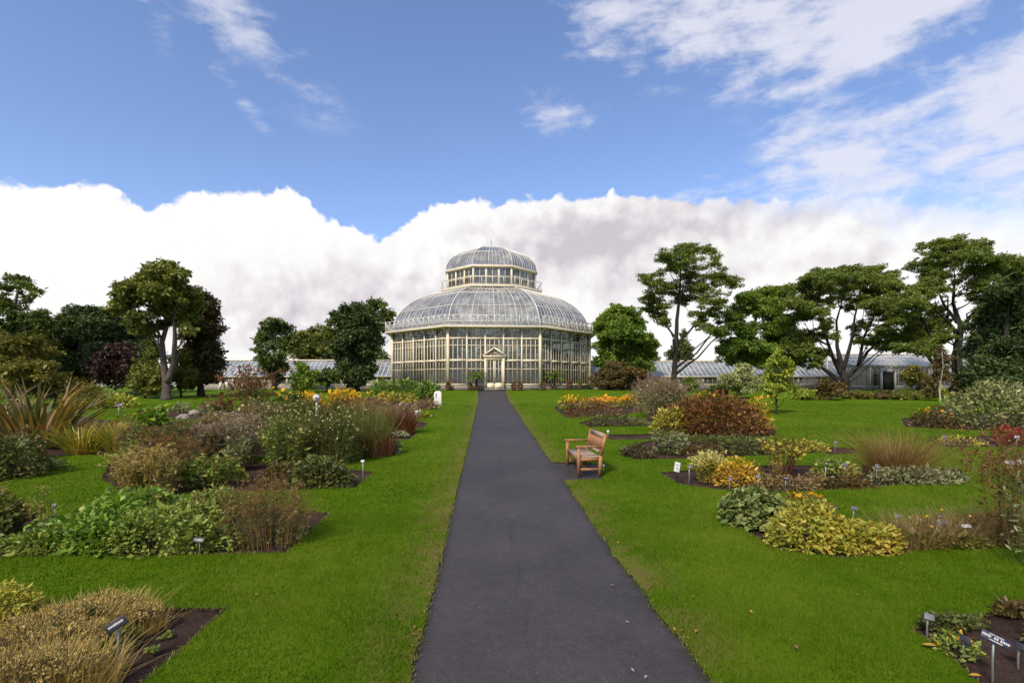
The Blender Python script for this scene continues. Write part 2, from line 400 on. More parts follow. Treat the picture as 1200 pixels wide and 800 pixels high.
def m_asphalt():
    m, nt, out = new_mat('asphalt'); L = nt.links
    b = nt.nodes.new('ShaderNodeBsdfPrincipled'); L.new(b.outputs[0], out.inputs[0])
    tc = nt.nodes.new('ShaderNodeTexCoord'); o = tc.outputs['Object']
    big = E(nz(nt, o, .7, 5, .6)); fine = E(nz(nt, o, 150, 4, .75)); mid = E(nz(nt, o, 9, 5, .7))
    vo = nt.nodes.new('ShaderNodeTexVoronoi'); vo.inputs['Scale'].default_value = 95; L.new(o, vo.inputs['Vector'])
    gr = E(nz(nt, o, 48, 3, .8)); t = (big * .55 + fine * .45 + gr * 1.0 + mid * .4 - .73).clamp()
    c = ramp(nt, t.s, [(.10, (.018, .016, .017)), (.42, (.042, .037, .040)), (.66, (.068, .060, .061)), (.92, (.19, .165, .15))])
    # long joint and stains down the middle
    sp = nt.nodes.new('ShaderNodeSeparateXYZ'); L.new(o, sp.inputs[0])
    x, y = E(sp.outputs[0]), E(sp.outputs[1])
    u = x + y * .0498 - .535 + (E(nz(nt, o, 1.4, 4, .6)) - .5) * .35 + .16
    cr = E.m('ABSOLUTE', u).smooth(.05, 0.0) * E(nz(nt, o, .8, 3)).smooth(.40, .62) * .5
    c2 = mixc(nt, cr.s, c, (.026, .024, .029))
    sw = E.m('ABSOLUTE', x + y * .0498 - .535).smooth(.95, 1.14) * E(nz(nt, o, 5, 5, .7)).smooth(.35, .6) * .75
    c3 = mixc(nt, sw.s, c2, (.030, .027, .020))
    L.new(c3, b.inputs['Base Color']); b.inputs['Roughness'].default_value = .72; b.inputs['Specular IOR Level'].default_value = .35
    bp = nt.nodes.new('ShaderNodeBump'); bp.inputs['Strength'].default_value = .55; bp.inputs['Distance'].default_value = .008
    L.new(vo.outputs['Distance'], bp.inputs['Height']); L.new(bp.outputs[0], b.inputs['Normal'])
    return m
def m_soil():
    m, nt, out = new_mat('soil'); L = nt.links
    b = nt.nodes.new('ShaderNodeBsdfPrincipled'); L.new(b.outputs[0], out.inputs[0])
    tc = nt.nodes.new('ShaderNodeTexCoord'); o = tc.outputs['Object']
    t = (E(nz(nt, o, 2.5, 5, .6)) * .5 + E(nz(nt, o, 40, 6, .75)) * .5)
    c = ramp(nt, t.s, [(.3, (.022, .013, .010)), (.5, (.056, .034, .027)), (.7, (.115, .075, .058))])
    L.new(c, b.inputs['Base Color']); b.inputs['Roughness'].default_value = .95; b.inputs['Specular IOR Level'].default_value = .1
    bp = nt.nodes.new('ShaderNodeBump'); bp.inputs['Strength'].default_value = 1.0; bp.inputs['Distance'].default_value = .04
    L.new(nz(nt, o, 30, 6, .75), bp.inputs['Height']); L.new(bp.outputs[0], b.inputs['Normal'])
    return m
M_LAWN, M_ASPH, M_SOIL = m_lawn(), m_asphalt(), m_soil()

def tri_fill(polys, extra=(), keep=None):
    V, Ed = [], []
    for p in polys:
        b = len(V); V += [Vector(q) for q in p]; Ed += [(b + i, b + (i + 1) % len(p)) for i in range(len(p))]
    for e in extra:
        if len(e) == 1: V.append(Vector(e[0]))
        else:
            b = len(V); V += [Vector(q) for q in e]; Ed += [(b + i, b + i + 1) for i in range(len(e) - 1)]
    v, e_, f, *_ = delaunay_2d_cdt(V, Ed, [], 0, 1e-5)
    v = np.array([(q.x, q.y) for q in v]); f = np.array([list(q) for q in f])
    c = v[f].mean(1); k = keep(c[:, 0], c[:, 1]); f = f[k]
    a, b, d = v[f[:, 0]], v[f[:, 1]], v[f[:, 2]]
    cr = (b[:, 0] - a[:, 0]) * (d[:, 1] - a[:, 1]) - (b[:, 1] - a[:, 1]) * (d[:, 0] - a[:, 0])
    f[cr < 0] = f[cr < 0][:, ::-1]
    return v, f
def gz(Y): return SLOPE * np.minimum(Y, BRK)

def build_ground():
    m = MB(); XX = 420.0
    for ya, yb in ((-80, BRK), (BRK, 620)):
        m.add([(-XX, ya, G(ya) - .16), (XX, ya, G(ya) - .16), (XX, yb, G(yb) - .16), (-XX, yb, G(yb) - .16)], [(0, 1, 2, 3)])
    tag(m.build('ground', M_SOIL), kind='structure')
    outer = [(-XX, -80), (XX, -80), (XX, BRK), (XX, 620), (-XX, 620), (-XX, BRK)]
    def keep(X, Y):
        k = in_poly(X, Y, outer) & ~in_poly(X, Y, PATH)
        for p in BEDP.values(): k &= ~in_poly(X, Y, p)
        return k
    v, f = tri_fill([outer, PATH] + list(BEDP.values()), [[(-XX, BRK), (XX, BRK)]], keep)
    z = gz(v[:, 1]); m = MB(); m.add(np.column_stack([v, z]), f)
    cnt = {}
    for t in f:
        for i in range(3):
            a, b = int(t[i]), int(t[(i + 1) % 3]); cnt[(a, b)] = 1
    sk = [(a, b) for (a, b) in cnt if (b, a) not in cnt and abs(v[a][0]) < 400 and -70 < v[a][1] < 600]
    V, F = [], []
    for a, b in sk:
        i = len(V); V += [(v[a][0], v[a][1], z[a]), (v[b][0], v[b][1], z[b]), (v[b][0], v[b][1], z[b] - .13), (v[a][0], v[a][1], z[a] - .13)]
        F.append((i, i + 3, i + 2, i + 1))
    ed = MB(); ed.add(V, F)
    tag(m.build('lawn', M_LAWN), kind='structure')
    tag(ed.build('lawn_edge', M_SOIL), kind='structure')
    v, f = tri_fill([PATH], keep=lambda X, Y: in_poly(X, Y, PATH))
    m = MB(); m.add(np.column_stack([v, gz(v[:, 1]) - PATH_DROP]), f); tag(m.build('path', M_ASPH), kind='structure')
    rng = np.random.default_rng(4)
    for k, p in BEDP.items():
        P = np.array(p); lo, hi = P.min(0), P.max(0); st = max(.09, .010 * lo[1] + .03, math.sqrt((hi[0] - lo[0]) * (hi[1] - lo[1]) / 2600))
        gx, gy = np.meshgrid(np.arange(lo[0], hi[0], st), np.arange(lo[1], hi[1], st)); gx = gx.ravel() + rng.uniform(-.3, .3, gx.size) * st; gy = gy.ravel() + rng.uniform(-.3, .3, gy.size) * st
        ok = in_poly(gx, gy, p); pts = [[(a, b)] for a, b in zip(gx[ok], gy[ok])]
        c = P.mean(0); ring = [tuple(q + (q - c) / max(np.linalg.norm(q - c), .1) * .02) for q in P]
        v, f = tri_fill([ring], pts, keep=lambda X, Y: in_poly(X, Y, ring))
        zz = np.array([noise.noise(Vector((a * 6, b * 6, 1))) * .022 + noise.noise(Vector((a * 1.5, b * 1.5, 7))) * .02 for a, b in v])
        m = MB(); m.add(np.column_stack([v, gz(v[:, 1]) - SOIL_DROP + np.minimum(zz, .035)]), f)
        tag(m.build('flower_bed_soil', M_SOIL, smooth=True), kind='structure')
build_ground()

M_GRASS = mat_leaf('grass_blades', gain=(1, 1, 1), cols=[(.037, .085, .001), (.072, .142, .003), (.122, .185, .009), (.22, .21, .04)], trans=.35, patch=.45, gloss=.008)
def build_grass():
    rng = np.random.default_rng(11); allp = []
    def field(y0, y1, dens, h, w, xmax):
        n = int((y1 - y0) * 2 * xmax * dens); Y = rng.uniform(y0, y1, n); X = rng.uniform(-xmax, xmax, n)
        ok = (np.abs(X) < Y * 1.03 + .4) & ~in_poly(X, Y, PATH)
        for p in BEDP.values():
            P = np.array(p)
            if P[:, 1].min() < y1 and P[:, 1].max() > y0: ok &= ~in_poly(X, Y, p)
        dp = np.abs(X - (.535 - .0498 * Y)) - 1.1
        wear = np.array([noise.noise(Vector((a * 1.6, b * 1.6, 4))) for a, b in zip(X, Y)])
        ok &= ~((dp < .5) & (wear * .5 + dp * 1.2 < rng.uniform(-.1, .35, n)) & (rng.uniform(0, 1, n) < .8))
        X, Y, wear = X[ok], Y[ok], wear[ok]; n = len(X); hh = rng.uniform(.5, 1.25, n) * h * (1 + .35 * wear); ww = rng.uniform(.7, 1.3, n) * w
        a = rng.uniform(0, 2 * PI, n); ln = rng.uniform(.1, .8, n); b = rng.uniform(0, 2 * PI, n); z = gz(Y) - .004
        dx, dy = np.cos(a) * ww / 2, np.sin(a) * ww / 2
        V = np.stack([np.column_stack([X - dx, Y - dy, z]), np.column_stack([X + dx, Y + dy, z]),
                      np.column_stack([X + np.cos(b) * ln * hh, Y + np.sin(b) * ln * hh, z + hh])], 1).reshape(-1, 3)
        return V
    m = MB()
    for args in ((3.2, 5.5, 4200, .035, .007, 6), (5.5, 8.5, 2300, .036, .009, 9.2), (8.5, 13, 1000, .038, .013, 14), (13, 21, 330, .042, .02, 22), (21, 34, 90, .05, .035, 35)):
        V = field(*args); m.add(V, np.arange(len(V)).reshape(-1, 3))
    tag(m.build('grass', M_GRASS), kind='stuff', label='short mown bright green lawn grass', cat='grass')
    # ragged longer grass hanging over the cut edges of the path and beds
    rows = []
    for p in [PATH] + list(BEDP.values()):
        for i in range(len(p)):
            a, b = np.array(p[i]), np.array(p[(i + 1) % len(p)])
            if not (2.5 < a[1] < 22) or abs(a[0]) > a[1] * 1.1 + .5: continue
            d = np.linalg.norm(b - a); n = int(d * (240 if a[1] < 9 else 110))
            t = rng.uniform(0, 1, n)[:, None]; nrm = np.array([b[1] - a[1], a[0] - b[0]]) / max(d, 1e-6)
            rows.append(a + (b - a) * t + nrm * rng.normal(0, .018, n)[:, None])
    P = np.concatenate(rows); n = len(P)
    B = np.column_stack([P, gz(P[:, 1]) - .01]); m = MB()
    blades(m, B, rng.uniform(0, 2 * PI, n), rng.uniform(.2, 1.1, n), rng.uniform(.02, .06, n), np.full(n, .006) * (1 + P[:, 1] * .05), rng.uniform(.2, 1.2, n), seg=2)
    tag(m.build('edge_grass', mat_leaf('edge_grass_blades', [(.035, .075, .007), (.065, .105, .012), (.11, .12, .022), (.13, .10, .035)], trans=.3, patch=1.5)), kind='stuff', label='ragged yellowing grass along the cut lawn edges', cat='grass')
build_grass()
# ------------------------------------------------------------------ glasshouses
CREAM = mat_solid('cream_paint', (.80, .70, .51), (.66, .57, .41), 2.5, .5, .1, 30)
MWIN = None
WHITEP = mat_solid('white_paint', (.74, .72, .66), (.60, .58, .53), 2.5, .5)
STONE = mat_solid('plinth_stone', (.30, .27, .23), (.18, .16, .14), 3, .9, .5, 12)
LEAD = mat_solid('lead_sheet', (.20, .20, .20), (.13, .13, .14), 3, .6)
def mat_glass(name, clear, tint, milk, milkc, rough=.03, ior=1.5, scale=.9, tilt=.0):
    m, nt, out = new_mat(name); L = nt.links
    tr = nt.nodes.new('ShaderNodeBsdfTransparent'); tr.inputs[0].default_value = (*tint, 1)
    gl = nt.nodes.new('ShaderNodeBsdfGlossy'); gl.inputs['Roughness'].default_value = rough
    di = nt.nodes.new('ShaderNodeBsdfDiffuse'); tc = nt.nodes.new('ShaderNodeTexCoord')
    f = E(nz(nt, tc.outputs['Object'], scale, 5, .65)); L.new(ramp(nt, f.s, [(.3, tuple(v * .7 for v in milkc)), (.7, milkc)]), di.inputs[0])
    fr = nt.nodes.new('ShaderNodeFresnel'); fr.inputs[0].default_value = ior
    if tilt:                                                     # old panes sit slightly unevenly
        bp = nt.nodes.new('ShaderNodeBump'); bp.inputs['Strength'].default_value = tilt; bp.inputs['Distance'].default_value = .05
        L.new(nz(nt, tc.outputs['Object'], 1.6, 2, .5), bp.inputs['Height']); L.new(bp.outputs[0], gl.inputs['Normal'])
    a = nt.nodes.new('ShaderNodeMixShader'); L.new((f.smooth(.3, .75) * milk * .8 + milk * .5).clamp().s, a.inputs[0])
    L.new(tr.outputs[0], a.inputs[1]); L.new(di.outputs[0], a.inputs[2])
    b = nt.nodes.new('ShaderNodeMixShader'); L.new((E(fr.outputs[0]) + (1 - clear) * .25).clamp().s, b.inputs[0])
    L.new(a.outputs[0], b.inputs[1]); L.new(gl.outputs[0], b.inputs[2]); L.new(b.outputs[0], out.inputs[0])
    return m
WGLASS = mat_glass('window_glass', .84, (.52, .58, .53), .20, (.24, .25, .22), tilt=.15)
WINGGLASS = mat_glass('wing_roof_glass', .45, (.50, .56, .60), .85, (.36, .40, .43), rough=.2, tilt=.2)
WINGBRIGHT = mat_glass('pavilion_glass', .6, (.6, .63, .62), .85, (.80, .79, .74), tilt=.1)
WINGPANE = mat_glass('wing_pane_glass', .8, (.5, .55, .52), .60, (.34, .34, .30), tilt=.1)
RGLASS = mat_glass('roof_glass', .35, (.55, .64, .72), .72, (.37, .37, .345), rough=.10, tilt=.2)
T8 = math.tan(PI / 8)

def facet(k):
    """directions of octagon side k (0 faces the path): outward and along"""
    a = -PI / 2 + k * PI / 4
    return Vector((math.cos(a), math.sin(a), 0)), Vector((-math.sin(a), math.cos(a), 0))

def build_palm_house():
    Yc, Xc = 67.35, -2.74
    R = thing('palm_house', 'large octagonal cream-framed palm house with glass dome and lantern at the path end', 'glasshouse', (Xc, Yc, G(Yc)), math.radians(4))
    A = 11.95; SIDE = 2 * A * T8; HB = 6.72; NB = 5; BW = SIDE / NB
    # plinth and floor
    m = MB()
    for k in range(8):
        o, t = facet(k); c = o * (A - .15); h = SIDE / 2 + .03
        if k == 0:
            for s in (-1, 1): m.beam(c + t * (s * h) + Vector((0, 0, .24)), c + t * (s * (BW / 2 + .1)) + Vector((0, 0, .24)), .42, .56)
        else: m.beam(c - t * h + Vector((0, 0, .24)), c + t * h + Vector((0, 0, .24)), .42, .56)
    m.build('plinth', STONE, R)
    m = MB(); pr = []
    for k in range(8):
        o, t = facet(k); pr.append(tuple(o * (A - .4) - t * ((A - .4) * T8)))
    m.add([(p[0], p[1], .03) for p in pr], [tuple(range(8))]); m.build('floor_slab', STONE, R)
    # corner pilasters, sill and eaves beams
    for k in range(8):
        m = MB(); o, t = facet(k); p = o * (A + .02) + t * SIDE / 2; p = p * (1 + .06 / p.length)
        m.box((p.x, p.y, (HB + .52) / 2), (.27, .27, HB - .52), rz=math.atan2(p.y, p.x)); m.build('corner_pilaster', CREAM, R)
    # one window per bay, from sill to eaves, glazing bars over one sheet of panes
    for k in range(8):
        o, t = facet(k)
        for b in range(NB):
            c = o * A + t * ((b - NB / 2 + .5) * BW); door = (k == 0 and b == 2)
            z0 = 3.2 if door else .54
            m = MB(); Z = Vector((0, 0, 1)); w = BW
            def bar(u0, z0_, u1, z1_, wd, dp, off=0.0):
                a = c + t * u0 + Z * z0_ + o * off; e = c + t * u1 + Z * z1_ + o * off
                m.beam(a, e, wd, dp, up=o) 
            for s in (-1, 1): bar(s * w / 2, z0, s * w / 2, HB, .17, .16, .02 + .003 * s)
            if not door: bar(-w / 2 + .09, .60, w / 2 - .09, .60, .12, .18, .01)
            bar(-w / 2 + .09, 3.2, w / 2 - .09, 3.2, .22, .15, .012); bar(-w / 2 + .09, 5.58, w / 2 - .09, 5.58, .17, .14, .012)
            bar(-w / 2 + .09, HB - .06, w / 2 - .09, HB - .06, .12, .16, .012)
            if not door: bar(-w / 2 + .09, 2.28, w / 2 - .09, 2.28, .075, .06, .01)
            bar(-w / 2 + .09, 4.82, w / 2 - .09, 4.82, .075, .06, .01)
            for i in range(1, 4):
                u = -w / 2 + w * i / 4; bar(u, z0 + .08, u, 5.52, .058, .07, .005)
            bar(0, 5.65, 0, HB - .12, .045, .06, .005)
            f = m.build('window', CREAM, R)
            g = MB(); a = c - t * (w / 2 - .05) - o * .035; e = c + t * (w / 2 - .05) - o * .035
            for za, zb in ((z0, 3.2), (3.2, 5.58), (5.58, HB)):
                if zb - za > .1:
                    j = ((k * 7 + b * 3 + int(za)) % 5 - 2) * .006
                    g.add([tuple(a + Z * za + o * j), tuple(e + Z * za), tuple(e + Z * zb + o * j), tuple(a + Z * zb)], [(0, 1, 2, 3)])
            g.build('pane', WGLASS, f)
    # door with side posts and a pedimented porch
    o, t = facet(0); c = o * A; Z = Vector((0, 0, 1)); fr = MB()
    for s in (-1, 1): fr.box(tuple(c + t * (s * .98) + o * .12 + Z * 1.72), (.22, .40, 3.44))
    fr.box(tuple(c + o * .12 + Z * 3.36), (1.74, .36, .16)); fr.box(tuple(c + o * .14 + Z * 3.62), (2.42, .56, .17))
    for s in (-1, 1): fr.beam(c + o * .14 + t * (s * 1.26) + Z * 3.70, c + o * .14 + Z * 4.55, .54, .16)
    fr.box(tuple(c + o * .10 + t * 0 + Z * 4.05), (.07, .1, .62))
    fr.beam(c + o * .1 + t * -.55 + Z * 3.72, c + o * .1 + Z * 4.1, .1, .06); fr.beam(c + o * .1 + t * .55 + Z * 3.72, c + o * .1 + Z * 4.1, .1, .06)
    fr.build('porch_pediment', CREAM, R)
    for s in (-1, 1):
        d = MB(); x0, x1 = (.02, .86) if s > 0 else (-.86, -.02); mid = (x0 + x1) / 2
        for xx in (x0 + .05, x1 - .05): d.box(tuple(c + t * xx + o * .16 + Z * 1.98), (.10, .07, 2.56))
        d.box(tuple(c + t * mid + o * .16 + Z * .40), (.84, .065, .72)); d.box(tuple(c + t * mid + o * .15 + Z * 3.2), (.64, .06, .12))
        d.box(tuple(c + t * mid + o * .16 + Z * 2.28), (.64, .05, .06)); d.box(tuple(c + t * mid + o * .16 + Z * 1.98), (.05, .05, 2.4))
        d.box(tuple(c + t * mid + o * .195 + Z * .40), (.60, .03, .48))
        do = d.build('door', CREAM, R)
        g = MB(); e = c + o * .13; g.add([tuple(e + t * (x0 + .05) + Z * .7), tuple(e + t * (x1 - .05) + Z * .7), tuple(e + t * (x1 - .05) + Z * 3.2), tuple(e + t * (x0 + .05) + Z * 3.2)], [(0, 1, 2, 3)])
        g.build('pane', WGLASS, do)
        h = MB(); h.lathe([(.02, 0), (.03, .03), (.02, .06)], tuple(c + t * (s * .10) + o * .2 + Z * 1.3), 8); h.build('handle', LEAD, do)
    fl = MB(); fl.box(tuple(c + o * .35 + Z * .05), (2.3, 1.2, .14)); fl.build('door_step', STONE, R)
    # roofs
    def spline(P, n):
        P = [np.array(p) for p in P]; out = []
        for i in range(len(P) - 1):
            p0, p1, p2, p3 = P[max(i - 1, 0)], P[i], P[i + 1], P[min(i + 2, len(P) - 1)]
            for q in range(n):
                s = q / n; out.append(.5 * ((2 * p1) + (-p0 + p2) * s + (2 * p0 - 5 * p1 + 4 * p2 - p3) * s * s + (-p0 + 3 * p1 - 3 * p2 + p3) * s ** 3))
        return out + [P[-1]]
    def dome(name, prof, nbar, purl, ribr, skipk=()):
        n = len(prof)
        for k in range(8):
            o, t = facet(k); g = MB(); V = []
            for r, h in prof:
                V += [tuple(o * r - t * (r * T8) + Z * h), tuple(o * r + t * (r * T8) + Z * h)]
            g.add(V, [(2 * i, 2 * i + 1, 2 * i + 3, 2 * i + 2) for i in range(n - 1)])
            gl = g.build(name, RGLASS, R, smooth=True)
            b = MB()
            for q in range(1, nbar):
                u = -1 + 2 * q / nbar
                pts = [o * (r + .03) + t * (r * T8 * u) + Z * (h + .02) for r, h in prof]
                b.tube(pts, .022 if q % 4 else .038, 4)
            for i in purl:
                r, h = prof[i]; b.beam(o * (r + .035) - t * (r * T8) + Z * h, o * (r + .035) + t * (r * T8) + Z * h, .07, .07)
            b.build('glazing_bars', WHITEP, gl)
            rb = MB(); rb.tube([o * (r + .04) + t * ((r + .04) * T8) + Z * (h + .03) for r, h in prof], ribr, 6); rb.build('roof_rib', WHITEP, R)
    P1 = spline([(11.95, HB), (11.83, 7.7), (11.3, 9.0), (10.2, 10.25), (8.55, 11.35), (5.95, 12.35)], 4)
    dome('dome_roof', P1, 16, (3, 9, 15), .06)
    def rail(name, r, z, hgt, posts, xs):
        for k in range(8):
            o, t = facet(k); h = r * T8; m = MB()
            m.beam(o * r - t * h + Z * (z + hgt), o * r + t * h + Z * (z + hgt), .07, .07)
            m.beam(o * r - t * h + Z * (z + hgt * .55), o * r + t * h + Z * (z + hgt * .55), .035, .035) if xs else None
            m.beam(o * r - t * h + Z * (z + .10), o * r + t * h + Z * (z + .10), .05, .05)
            for i in range(posts + 1):
                u = -h + 2 * h * i / posts
                if i < posts or True: m.box(tuple(o * r + t * u + Z * (z + hgt / 2)), (.055, .055, hgt - .02), rz=math.atan2(o.y, o.x))
                if i < posts and xs:
                    u2 = u + 2 * h / posts
                    m.beam(o * r + t * u + Z * (z + .1), o * r + t * u2 + Z * (z + hgt), .03, .03); m.beam(o * (r + .035) + t * u2 + Z * (z + .1), o * (r + .035) + t * u + Z * (z + hgt), .03, .03)
            m.build(name, WHITEP, R)
    def ringslab(name, r0, r1, z0, z1, mat):
        m = MB()
        V = []
        for k in range(8):
            o, t = facet(k)
            for r, z in ((r0, z0), (r1, z0), (r1, z1), (r0, z1)): V.append(tuple(o * r - t * (r * T8) + Z * z))
        F = []
        for k in range(8):
            a, b = k * 4, ((k + 1) % 8) * 4
            for i in range(4): F.append((a + i, a + (i + 1) % 4, b + (i + 1) % 4, b + i))
        m.add(V, F); m.build(name, mat, R)
    ringslab('balcony', 11.6, 12.85, HB - .02, HB + .14, CREAM)
    for k in range(8):
        o, t = facet(k)
        for b in range(NB + 1):
            m = MB(); q = o * (A + .1) + t * ((b - NB / 2) * BW * .98); m.beam(q + Z * (HB - .5), q + o * .62 + Z * (HB - .03), .08, .1); m.build('balcony_bracket', CREAM, R)
    rail('balcony_railing', 12.78, HB + .14, 1.12, 12, True)
    # lantern
    AL = 5.56; SL = 2 * AL * T8
    ringslab('gallery', 5.3, 6.4, 12.28, 12.52, CREAM); rail('gallery_railing', 6.32, 12.52, 1.0, 4, False)
    for k in range(8):
        m = MB(); o, t = facet(k); p = o * AL + t * SL / 2; m.box((p.x, p.y, 13.66), (.2, .2, 2.28), rz=math.atan2(p.y, p.x)); m.build('lantern_post', CREAM, R)
    for k in range(8):
        o, t = facet(k)
        for b in range(3):
            w = SL / 3; c = o * AL + t * ((b - 1) * w); m = MB()
            for s in (-1, 1): m.box(tuple(c + t * (s * (w / 2 - .05)) + Z * 13.66), (.12, .12, 2.26), rz=math.atan2(o.y, o.x))
            for z in (12.62, 13.62, 14.72): m.beam(c - t * (w / 2 - .1) + Z * z, c + t * (w / 2 - .1) + Z * z, .1 if z != 13.62 else .06, .1)
            m.box(tuple(c + Z * 13.66), (.05, .05, 2.2), rz=math.atan2(o.y, o.x))
            f = m.build('lantern_window', CREAM, R)
            g = MB(); q = c - o * .03; g.add([tuple(q - t * (w / 2 - .1) + Z * 12.55), tuple(q + t * (w / 2 - .1) + Z * 12.55), tuple(q + t * (w / 2 - .1) + Z * 14.75), tuple(q - t * (w / 2 - .1) + Z * 14.75)], [(0, 1, 2, 3)])
            g.build('pane', WGLASS, f)
    ringslab('lantern_cornice', 5.3, 5.85, 14.75, 14.98, CREAM)
    P2 = spline([(5.7, 14.98), (5.6, 15.7), (5.05, 16.6), (3.85, 17.4), (2.2, 18.1), (.3, 18.5)], 3)
    dome('lantern_roof', P2, 10, (7, 12), .045)
    fi = MB(); fi.lathe([(.34, 18.4), (.36, 18.62), (.12, 18.7), (.04, 18.8), (.022, 19.5), (.05, 19.53), (.04, 19.6), (.012, 19.64), (.010, 19.9)], n=10)
    fi.beam((-.22, 0, 19.3), (.22, 0, 19.3), .025, .025); fi.build('finial', LEAD, R)
    # iron columns inside
    for k in range(8):
        m = MB(); o, t = facet(k); p = o * 5.6 + t * (5.6 * T8); m.tube([p + Z * .05, p + Z * 12.4], .12, 8); m.build('iron_column', CREAM, R)
build_palm_house()

def build_wing(label, x0, x1, yf, base, eave, ridge, depth, nb, wall_mat, plinth_h=.45, roofm=None, name='glasshouse_wing', cols=False):
    """a long low glazed range: stone plinth, framed windows, pitched glass roof with bars and a ridge beam"""
    xm = (x0 + x1) / 2; R = thing(name, label, 'glasshouse', (xm, yf, base)); a, b = x0 - xm, x1 - xm; yr, yb = depth / 2, depth
    m = MB()
    for y in (.12, yb - .12): m.box((0, y, plinth_h / 2 - .1), (b - a, .24, plinth_h + .2))
    for x in (a + .12, b - .12): m.box((x, depth / 2, plinth_h / 2 - .1), (.24, depth - .484, plinth_h + .2))
    m.build('plinth', STONE, R)
    w = (b - a) / nb
    for i in range(nb):
        c = a + w * (i + .5); f = MB()
        for s in (-1, 1): f.box((c + s * (w / 2 - .05), .12, (eave + plinth_h) / 2), (.10, .12, eave - plinth_h))
        for z in (plinth_h + .05, eave - .05): f.box((c, .12, z), (w - .2, .11, .10))
        for q in (-.25, 0, .25): f.box((c + q * w, .12, (eave + plinth_h) / 2), (.09 if cols else .06, .06, eave - plinth_h - .2))
        if cols:
            f.box((c - w / 2 + .2, .0, eave / 2), (.22, .22, eave)); f.box((c - w / 2 + .2, -.01, eave + .1), (.34, .3, .2))
            f.box((c, .12, plinth_h + (eave - plinth_h) * .62), (w - .2, .08, .07))
        fo = f.build('window', wall_mat, R)
        g = MB(); g.add([(c - w / 2 + .05, .13, plinth_h), (c + w / 2 - .05, .13, plinth_h), (c + w / 2 - .05, .13, eave), (c - w / 2 + .05, .13, eave)], [(0, 1, 2, 3)]); g.build('pane', WGLASS if cols else WINGPANE, fo)
    bw = MB(); bw.box((0, yb - .1, (eave + plinth_h) / 2), (b - a - .1, .14, eave - plinth_h)); bw.build('back_wall', STONE, R)
    st = MB(); st.box((0, yr, plinth_h + .35), (b - a - 1, 1.6, .06)); st.box((0, yr, plinth_h * .5 + .1), (b - a - 1.2, 1.4, plinth_h + .2)); st.build('staging_bench', LEAD, R)
    for ya, za, yb_, zb in ((-.08, eave, yr, ridge), (yb + .08, eave, yr, ridge)):
        g = MB(); g.add([(a, ya, za), (b, ya, za), (b, yb_, zb), (a, yb_, zb)], [(0, 1, 2, 3)]); ro = g.build('roof', roofm or WINGGLASS, R)
        q = MB(); nn = nb * 4
        for i in range(nn + 1):
            x = a + (b - a) * i / nn; q.beam((x, ya, za + .03), (x, yb_, zb + .03), .075, .06)
        for s in (.36, .70): q.beam((a, ya + (yb_ - ya) * s, za + (zb - za) * s + .035), (b, ya + (yb_ - ya) * s, za + (zb - za) * s + .035), .06, .04)
        q.build('glazing_bars', WHITEP, ro)
    e = MB(); e.box((0, -.10, eave - .14), (b - a, .06, .12)) if cols else None; e.box((0, yr, ridge + .06), (b - a + .1, .24, .14)); e.box((0, -.09, eave - .03), (b - a + .1, .16, .12)); e.build('ridge_and_gutter', wall_mat, R)
    for x in (a + .02, b - .02):
        g = MB(); g.add([(x, .15, plinth_h), (x, yb - .15, plinth_h), (x, yb - .05, eave), (x, yr, ridge - .03), (x, .05, eave)], [(0, 1, 2, 3, 4)]); go = g.build('gable_glazing', RGLASS, R)
        q = MB()
        for s in (0, .25, .5, .75, 1):
            y = .1 + (yb - .2) * s; zt = eave + (ridge - eave) * (1 - abs(s - .5) * 2); q.box((x, y, (plinth_h + zt) / 2), (.09, .09, zt - plinth_h))
        q.build('gable_bars', wall_mat, go)
    return R
WBASE = G(60)
build_wing('long low glasshouse wing with blue-grey glass roof beside the dark evergreen', -39.5, -14.6, 64, WBASE, 1.62, 3.75, 6.4, 11, CREAM, .55)
build_wing('long low glasshouse wing with pale roof behind the tall open tree', 9.6, 43, 64, WBASE, 1.62, 3.65, 6.4, 14, CREAM, .6)
build_wing('taller glasshouse with cream columns glimpsed between the spreading trees', 40, 62, 61, WBASE, 2.9, 4.4, 8, 9, WHITEP, .35, cols=True, roofm=WINGBRIGHT, name='column_glasshouse')
# door kiosk of the column glasshouse
k = thing('glass_porch', 'small cream porch with dark doorway in front of the column glasshouse', 'porch', (42.6 + 1.6, 60.2, WBASE))
m = MB()
for s in (-1, 1): m.box((s * .80, 0, 1.1), (.15, .3, 2.2)); 
m.box((0, 0, 2.25), (1.9, .4, .10)); m.beam((-.95, 0, 2.30), (0, 0, 2.62), .4, .06); m.beam((.95, 0, 2.30), (0, 0, 2.62), .4, .06); m.build('porch_frame', WHITEP, k)
d = MB(); d.box((0, .1, 1.05), (1.4, .06, 2.1)); d.build('door', mat_solid('dark_door', (.03, .035, .03)), k)
# pale chimney stack behind the left trees
k = thing('chimney_stack', 'slim pale grey chimney stack half hidden behind the reddish brown tree', 'chimney', ((251 - 600) / 600 * 74, 74, WBASE))
m = MB(); m.box((0, 0, 4.8), (1.2, 1.2, 9.6), taper=.85); m.build('stack', mat_solid('pale_render', (.55, .54, .54), (.45, .44, .44), 1.2), k)
m = MB(); m.box((0, 0, 9.7), (1.25, 1.25, .25)); m.lathe([(.2, 9.8), (.17, 10.6)], n=10); m.build('chimney_pot', STONE, k)
